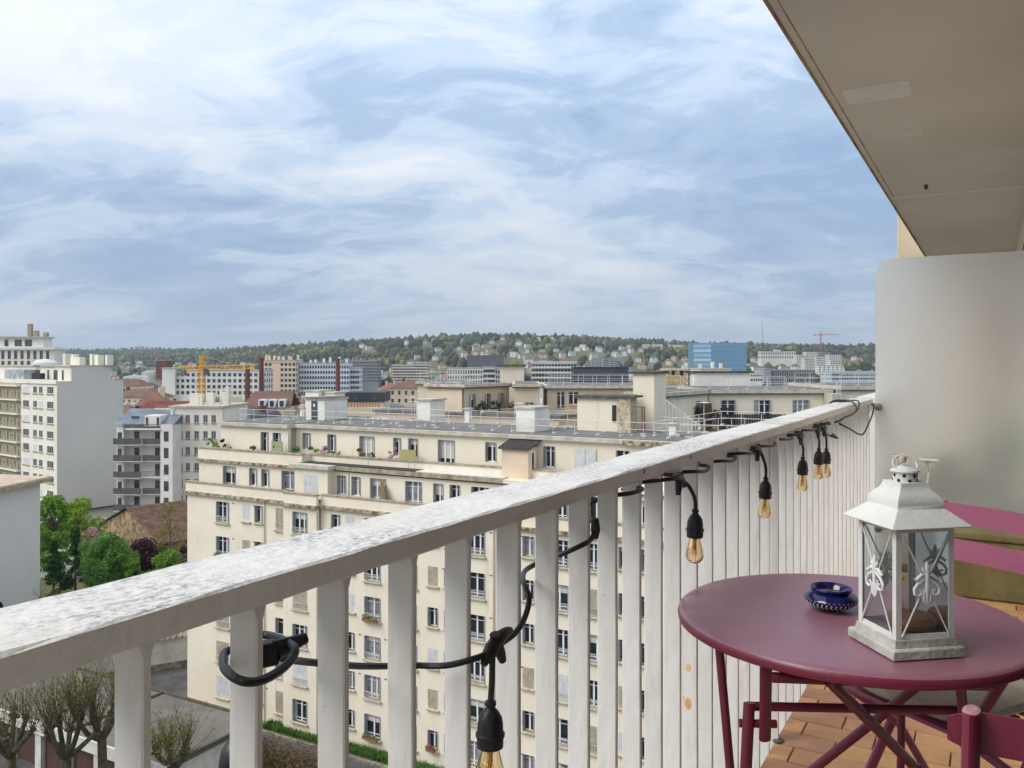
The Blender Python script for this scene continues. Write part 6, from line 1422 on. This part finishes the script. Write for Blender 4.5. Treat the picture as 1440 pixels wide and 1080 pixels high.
crane('tower_crane', 'small reddish tower crane on the skyline', 1154, 1500, 466, 471, 1144, 1180, M('crane red', lin((170, 96, 90)), .6), 2.0, 40)
KEEP.append((276, 291, 556, 240))
o = empty('radio_mast', (at(1073, 2250), 2250, 60), 0, 'thin radio mast on the hilltop', 'mast'); mb = MB(); mb.tube([(-3, 0, 0), (0, 0, 30), (-4, 0, 85)], [2.0, .9, .5], 5); mb.build('pole', m_fg, o)

# ------------------------------------------------------------------ ordinary town buildings between the block and the hills
ZONES = ((-9, -.50, 'behind the white apartment tower'), (-.50, -.40, 'left of the yellow crane'), (-.40, -.30, 'around the yellow crane'), (-.30, -.19, 'near the pale blue block'), (-.19, -.08, 'left of the courtyard penthouse'), (-.08, .06, 'beyond the courtyard wings'), (.06, .21, 'beyond the lift tower'), (.21, .31, 'around the blue glass tower'), (.31, 9, 'below the white palace'))
def zone(a): return next(z[2] for z in ZONES if z[0] <= a < z[1])
rt = random.Random(17); placed = []
kinds = (('zinc', m_fc, m_zincf, 'cream town house with a zinc mansard roof'), ('zinc', m_fw, m_slate, 'white town house with a slate mansard roof'), ('flat', m_fw, m_fascia, 'white flat-roofed apartment house in the town'), ('flat', m_fg, m_felt, 'grey flat-roofed apartment house in the town'), ('tile', m_fc, m_btilef, 'cream house with a brown tiled roof in the town'), ('tile', m_fw, m_rtile, 'white house with a red tiled roof in the town'), ('zinc', m_fw, m_zincf, 'white town house with a pale zinc roof'))
cnt = 0; tries = 0
while cnt < 235 and tries < 9000:
    tries += 1
    Y = 165 * (960 / 165) ** rt.random(); a = rt.uniform(-.72, .62); X = a * Y; w_ = rt.uniform(10, 24); d = rt.uniform(10, 15); kd = rt.choice(kinds); H = rt.uniform(9, 17 if Y < 350 else 19)
    g = float(terrain(X, Y)); zt = g + H + 3.2
    p0, p1, yt = px_of(X, Y), px_of(X + w_, Y), py_of(zt, Y)
    if any(abs(X - q[0]) < (w_ + q[2]) * .55 and abs(Y - q[1]) < 13 for q in placed): continue
    if any(p1 > k[0] and p0 < k[1] and Y < k[3] + 20 and yt < k[2] + 1 for k in KEEP): continue
    if Y < 200 and -60 < X < 60 and Y < 125: continue
    placed.append((X, Y, w_)); cnt += 1; yaw = rt.uniform(-.35, .35)
    hn = ('low ' if H < 12 else '') + kd[3].replace(' in the town', '') + (', close by ' if Y < 320 else ', ') + zone(a)
    o = empty('town_house', (X, Y, g - .5), yaw, hn, 'house', 'town houses: ' + hn)
    MB().box(0, w_, 0, d, 0, H).build('wall', kd[1], o)
    wb = MB(); rows_ = max(2, int(H / 3)); grid_windows(wb, w_, .5, H - .3, rows_, max(3, int(w_ / 2.6)), 1.05, 1.6, rr=rt)
    for sx in (0, 1):
        for r in range(rows_):
            for c in range(3):
                x = -.06 if sx == 0 else w_ + .01; y = d * (c + .5) / 3; z = .5 + (H - .8) * (r + .5) / rows_; wb.box(x, x + .05, y - .5, y + .5, z - .8, z + .8)
    wb.build('window', m_fwin, o)['kind'] = 'stuff'
    if kd[0] == 'zinc':
        mb = MB(); i_ = 1.3; p = [(-.2, -.2, H), (w_ + .2, -.2, H), (w_ + .2, d + .2, H), (-.2, d + .2, H), (i_, i_, H + 2.6), (w_ - i_, i_, H + 2.6), (w_ - i_, d - i_, H + 2.6), (i_, d - i_, H + 2.6)]
        mb.v = p + [(w_ * .25, d / 2, H + 3.3), (w_ * .75, d / 2, H + 3.3)]; mb.f = [(0, 1, 5, 4), (1, 2, 6, 5), (2, 3, 7, 6), (3, 0, 4, 7), (4, 5, 9, 8), (5, 6, 9), (6, 7, 8, 9), (7, 4, 8)]; rf_ = mb.build('roof', kd[2], o)
        mb = MB()
        for c in range(max(2, int(w_ / 4))): x = w_ * (c + .5) / max(2, int(w_ / 4)); mb.box(x - .6, x + .6, .1, 1.2, H + .5, H + 2.0)
        mb.build('dormer', kd[1], rf_)['kind'] = 'stuff'
    elif kd[0] == 'tile': mb = MB(); hip(mb, w_, d, H, 3.4, .5, .3); mb.build('roof', kd[2], o)
    else: MB().box(-.2, w_ + .2, -.2, d + .2, H, H + .7).build('roof', kd[2], o); MB().box(w_ * .3, w_ * .3 + 3, d * .4, d * .4 + 3, H + .7, H + 2.6).build('lift_hut', kd[1], o)
    for c in range(rt.randint(1, 3)): x = rt.uniform(1, w_ - 2); MB().box(x, x + .9, d * .5, d * .5 + 1.6, H + 1, H + 4.0).build('chimney', rt.choice((kd[1], m_fc, m_brick)), o)

# ------------------------------------------------------------------ villas on the hillside
HS = []
def hillside(n, seed, alo, ahi, qlo, qhi):
    rr = random.Random(seed); k = 0; tr_ = 0
    while k < n and tr_ < n * 30:
        tr_ += 1
        a = rr.uniform(alo, ahi); rd = float(ridge_dist(a)); st = float(np.interp(a, [-.5, -.3, .0, .6], [1000, 820, 800, 950])); q = rr.uniform(qlo, qhi); Y = st + (rd - st) * q; X = a * Y
        p, yv = px_of(X, Y), py_of(float(terrain(X, Y)) + 7, Y)
        if any(k_[0] - 4 < p < k_[1] + 4 and abs(yv - k_[2]) < 9 and Y < k_[3] + 60 for k_ in KEEP): continue
        if any(abs(X - h[0]) < 17 and abs(Y - h[1]) < 22 for h in HS): continue
        HS.append((X, Y, rr.uniform(8, 14), rr.uniform(8, 11), rr.uniform(5, 8.5), rr.choice((0, 0, 1, 2, 3, 3, 4, 4, 4, 5)))); k += 1
hillside(90, 1, -.62, -.24, .04, .42); hillside(36, 2, -.16, .06, .25, .62); hillside(56, 3, .0, .26, .18, .62); hillside(44, 4, .26, .5, .12, .55); hillside(14, 5, -.2, .3, .6, .85)
hk = ((m_fw, m_slate, 'white villa with a slate roof on the hillside'), (m_fc, m_btilef, 'cream villa with a brown roof on the hillside'), (m_fw, m_rtile, 'white villa with a red tiled roof on the hillside'), (m_fc, m_slate, 'cream villa with a grey slate roof on the hillside'), (m_fw, m_fascia, 'white flat-roofed villa on the hillside'), (m_fc, m_rtile, 'cream villa with a red tiled roof on the hillside'))
hw_me = {}
for i, (X, Y, w_, d, H, k) in enumerate(HS):
    g = float(terrain(X, Y)) - 1.5; hn = hk[k][2].replace('on the hillside', ('high up the hillside ' if Y > 1500 else 'low on the hillside ')) + zone(X / Y)
    o = empty('hillside_villa', (X, Y, g), random.uniform(-.6, .6), hn, 'house', 'villas: ' + hn)
    H += 1.5; MB().box(0, w_, 0, d, 0, H).build('wall', hk[k][0], o)
    wb = MB(); grid_windows(wb, w_, 1.5, H, max(2, int(H / 3.2)), max(2, int(w_ / 3.6)), 1.2, 1.5); wb.build('window', m_fwin, o)['kind'] = 'stuff'
    if k == 4: MB().box(-.3, w_ + .3, -.3, d + .3, H, H + .6).build('roof', hk[k][1], o)
    else: mb = MB(); hip(mb, w_, d, H, 3.6, .5, .3); mb.build('roof', hk[k][1], o)

# ------------------------------------------------------------------ the woods on the hills (one mass)
ico = bmesh.new(); bmesh.ops.create_icosphere(ico, subdivisions=2, radius=1.); IV = np.array([v.co[:] for v in ico.verts]); IF = np.array([[v.index for v in f.verts] for f in ico.faces]); ico.free()
ico = bmesh.new(); bmesh.ops.create_icosphere(ico, subdivisions=1, radius=1.); IV1 = np.array([v.co[:] for v in ico.verts]); IF1 = np.array([[v.index for v in f.verts] for f in ico.faces]); ico.free()
def wood(name, label, pts, mat, sub, smin, smax, pal, probs):
    V0, F0 = (IV, IF) if sub == 2 else (IV1, IF1); n = len(pts); nv = len(V0)
    s = smin + (smax - smin) * RNG.uniform(0, 1, n) ** 1.7; hz_ = RNG.uniform(.85, 1.5, n); disp = RNG.uniform(.58, 1.28, (n, nv, 1)); V = V0[None] * disp * s[:, None, None]; V[:, :, 2] *= hz_[:, None]
    g = terrain(pts[:, 0], pts[:, 1]); V[:, :, 0] += pts[:, None, 0]; V[:, :, 1] += pts[:, None, 1]; V[:, :, 2] += (g + s * hz_ * 1.0 + 1.2)[:, None]
    F = (F0[None] + (np.arange(n) * nv)[:, None, None]).reshape(-1, 3)
    me = bpy.data.meshes.new(name); me.vertices.add(n * nv); me.vertices.foreach_set('co', V.reshape(-1)); me.loops.add(len(F) * 3); me.loops.foreach_set('vertex_index', F.reshape(-1).astype(np.int32))
    me.polygons.add(len(F)); me.polygons.foreach_set('loop_start', np.arange(0, len(F) * 3, 3, dtype=np.int32)); me.update(calc_edges=True); me.validate()
    big_ = np.sin(pts[:, 0] / 61 + 2 * np.sin(pts[:, 1] / 83)) + np.sin(pts[:, 1] / 47 + pts[:, 0] / 120) + RNG.normal(0, .55, n)
    order = np.argsort(np.argsort(big_)) / max(1, n); idx = np.searchsorted(np.cumsum(probs), np.clip(order, 0, .999)); c = np.array(pal)[np.clip(idx, 0, len(pal) - 1)]; c = c * 1.2 * RNG.uniform(.8, 1.2, (n, 1)); cv = np.repeat(c, nv, 0) * RNG.uniform(.75, 1.2, (n * nv, 1)); ca = me.color_attributes.new('tint', 'FLOAT_COLOR', 'POINT'); ca.data.foreach_set('color', np.c_[cv, np.ones(len(cv))].reshape(-1))
    me.materials.append(mat); o = link(name, me); return tag(o, label, 'wood', kind='stuff')
m_wood = bpy.data.materials.new('spring wood'); m_wood.use_nodes = True; t = m_wood.node_tree; b = t.nodes['Principled BSDF']; at_ = t.nodes.new('ShaderNodeVertexColor'); at_.layer_name = 'tint'; t.links.new(at_.outputs[0], b.inputs['Base Color']); b.inputs['Roughness'].default_value = .9; b.inputs['Specular IOR Level'].default_value = .1
def wood_points(n, seed):
    R2 = np.random.default_rng(seed); out = []
    a = R2.uniform(-.75, .66, n); rd = ridge_dist(a); st = np.interp(a, [-.5, -.3, .0, .6], [1000, 820, 800, 950]); q = R2.uniform(.0, 1.06, n) ** .8; q = q + .03 * np.sin(a * 60) * (q < .9); Y = st + (rd - st) * q; X = a * Y; keep = np.ones(n, bool)
    for (hx, hy_, w_, d, H, k) in HS:
        dp = np.abs(1160 * (X / Y - (hx + w_ / 2) / hy_)); keep &= ~((dp < (w_ * .5 + 6.5) / hy_ * 1160) & (Y < hy_ + 14) & (Y > hy_ - 210))
    P = 720 + 1160 * X / Y
    for (p0, p1, yk, ky) in KEEP:
        if ky < 700 and ky != 640: continue
        keep &= ~((P > p0 - 3) & (P < p1 + 3) & (Y < ky + 8) & (Y > ky - 170))
    return np.stack([X, Y], 1)[keep]
pal = [lin((44, 56, 46)), lin((56, 66, 52)), lin((66, 74, 56)), lin((84, 80, 66)), lin((78, 76, 62)), lin((76, 88, 56)), lin((104, 114, 64))]
pr_ = np.array([.17, .19, .19, .13, .12, .13, .07])
wp = wood_points(15000, 3); near = wp[wp[:, 1] < 1700]; farp = wp[wp[:, 1] >= 1700]
wood('hill_wood', 'mixed spring wood on the lower hillside', near, m_wood, 2, 2.6, 6.5, pal, pr_)
wood('hill_wood', 'wood along the crest of the far hills', farp, m_wood, 1, 3.2, 7.5, pal, pr_)
# denser dark evergreen wood at the foot of the hill
R2 = np.random.default_rng(8)
def patch(px0, px1, y0, y1, n): Y = R2.uniform(y0, y1, n); return np.stack([(R2.uniform(px0, px1, n) - 720) / 1160 * Y, Y], 1)
gp = np.concatenate([patch(870, 976, 760, 1150, 420), patch(1050, 1085, 760, 1050, 120), patch(735, 815, 980, 1500, 420), patch(400, 545, 850, 1250, 380), patch(600, 660, 900, 1150, 160), patch(1185, 1235, 800, 1100, 110)])
for (hx, hy_, w_, d, H, k) in HS:
    gp = gp[~((np.abs(gp[:, 0] / gp[:, 1] - (hx + w_ / 2) / hy_) < (w_ * .5 + 6.5) / hy_) & (gp[:, 1] < hy_ + 14) & (gp[:, 1] > hy_ - 260))]
wood('hill_foot_wood', 'bright spring green wood at the foot of the hill', gp, m_wood, 2, 3.0, 5.6, [lin((76, 98, 54)), lin((60, 82, 50)), lin((102, 118, 58)), lin((72, 76, 58)), lin((44, 60, 46))], [.3, .25, .15, .15, .15])
# street trees among the roofs: each a tree of its own
rt = random.Random(5); k = 0
for i in range(400):
    if k >= 46: break
    Y = rt.uniform(190, 760); a = rt.uniform(-.6, .48); X = a * Y; h = rt.uniform(8, 15); p = px_of(X, Y); yt = py_of(h, Y)
    if any(q[0] - 4 < p < q[1] + 4 and Y < q[3] and yt < q[2] for q in KEEP): continue
    if any(q[0] - 3 < X < q[0] + q[2] + 3 and abs(Y - q[1]) < 14 for q in placed): continue
    mt = rt.choice((lm_olive, lm_mid, lm_con, lm_yel)); nm = {lm_olive: 'brownish budding', lm_mid: 'mid-green', lm_con: 'dark green', lm_yel: 'yellow-green'}[mt]
    tree('street_tree', nm + ' tree standing among the town roofs', X, Y, h, h * .7, ball, mt, 420, 18, .9, .25, .2, 'street trees: ' + nm); k += 1
# ------------------------------------------------------------------ spring haze between the balcony and the hills
m_hz = bpy.data.materials.new('haze'); m_hz.use_nodes = True; t = m_hz.node_tree; t.nodes.clear()
om = t.nodes.new('ShaderNodeOutputMaterial'); pv = t.nodes.new('ShaderNodeVolumePrincipled'); pv.inputs['Color'].default_value = (.82, .9, 1, 1); pv.inputs['Density'].default_value = .0001; pv.inputs['Anisotropy'].default_value = .2
t.links.new(pv.outputs[0], om.inputs['Volume'])
hzb = MB().box(-9500, 9500, -450, 14500, -2, 420).build('haze', m_hz); tag(hzb, 'thin pale spring haze over the valley', 'haze', kind='stuff')
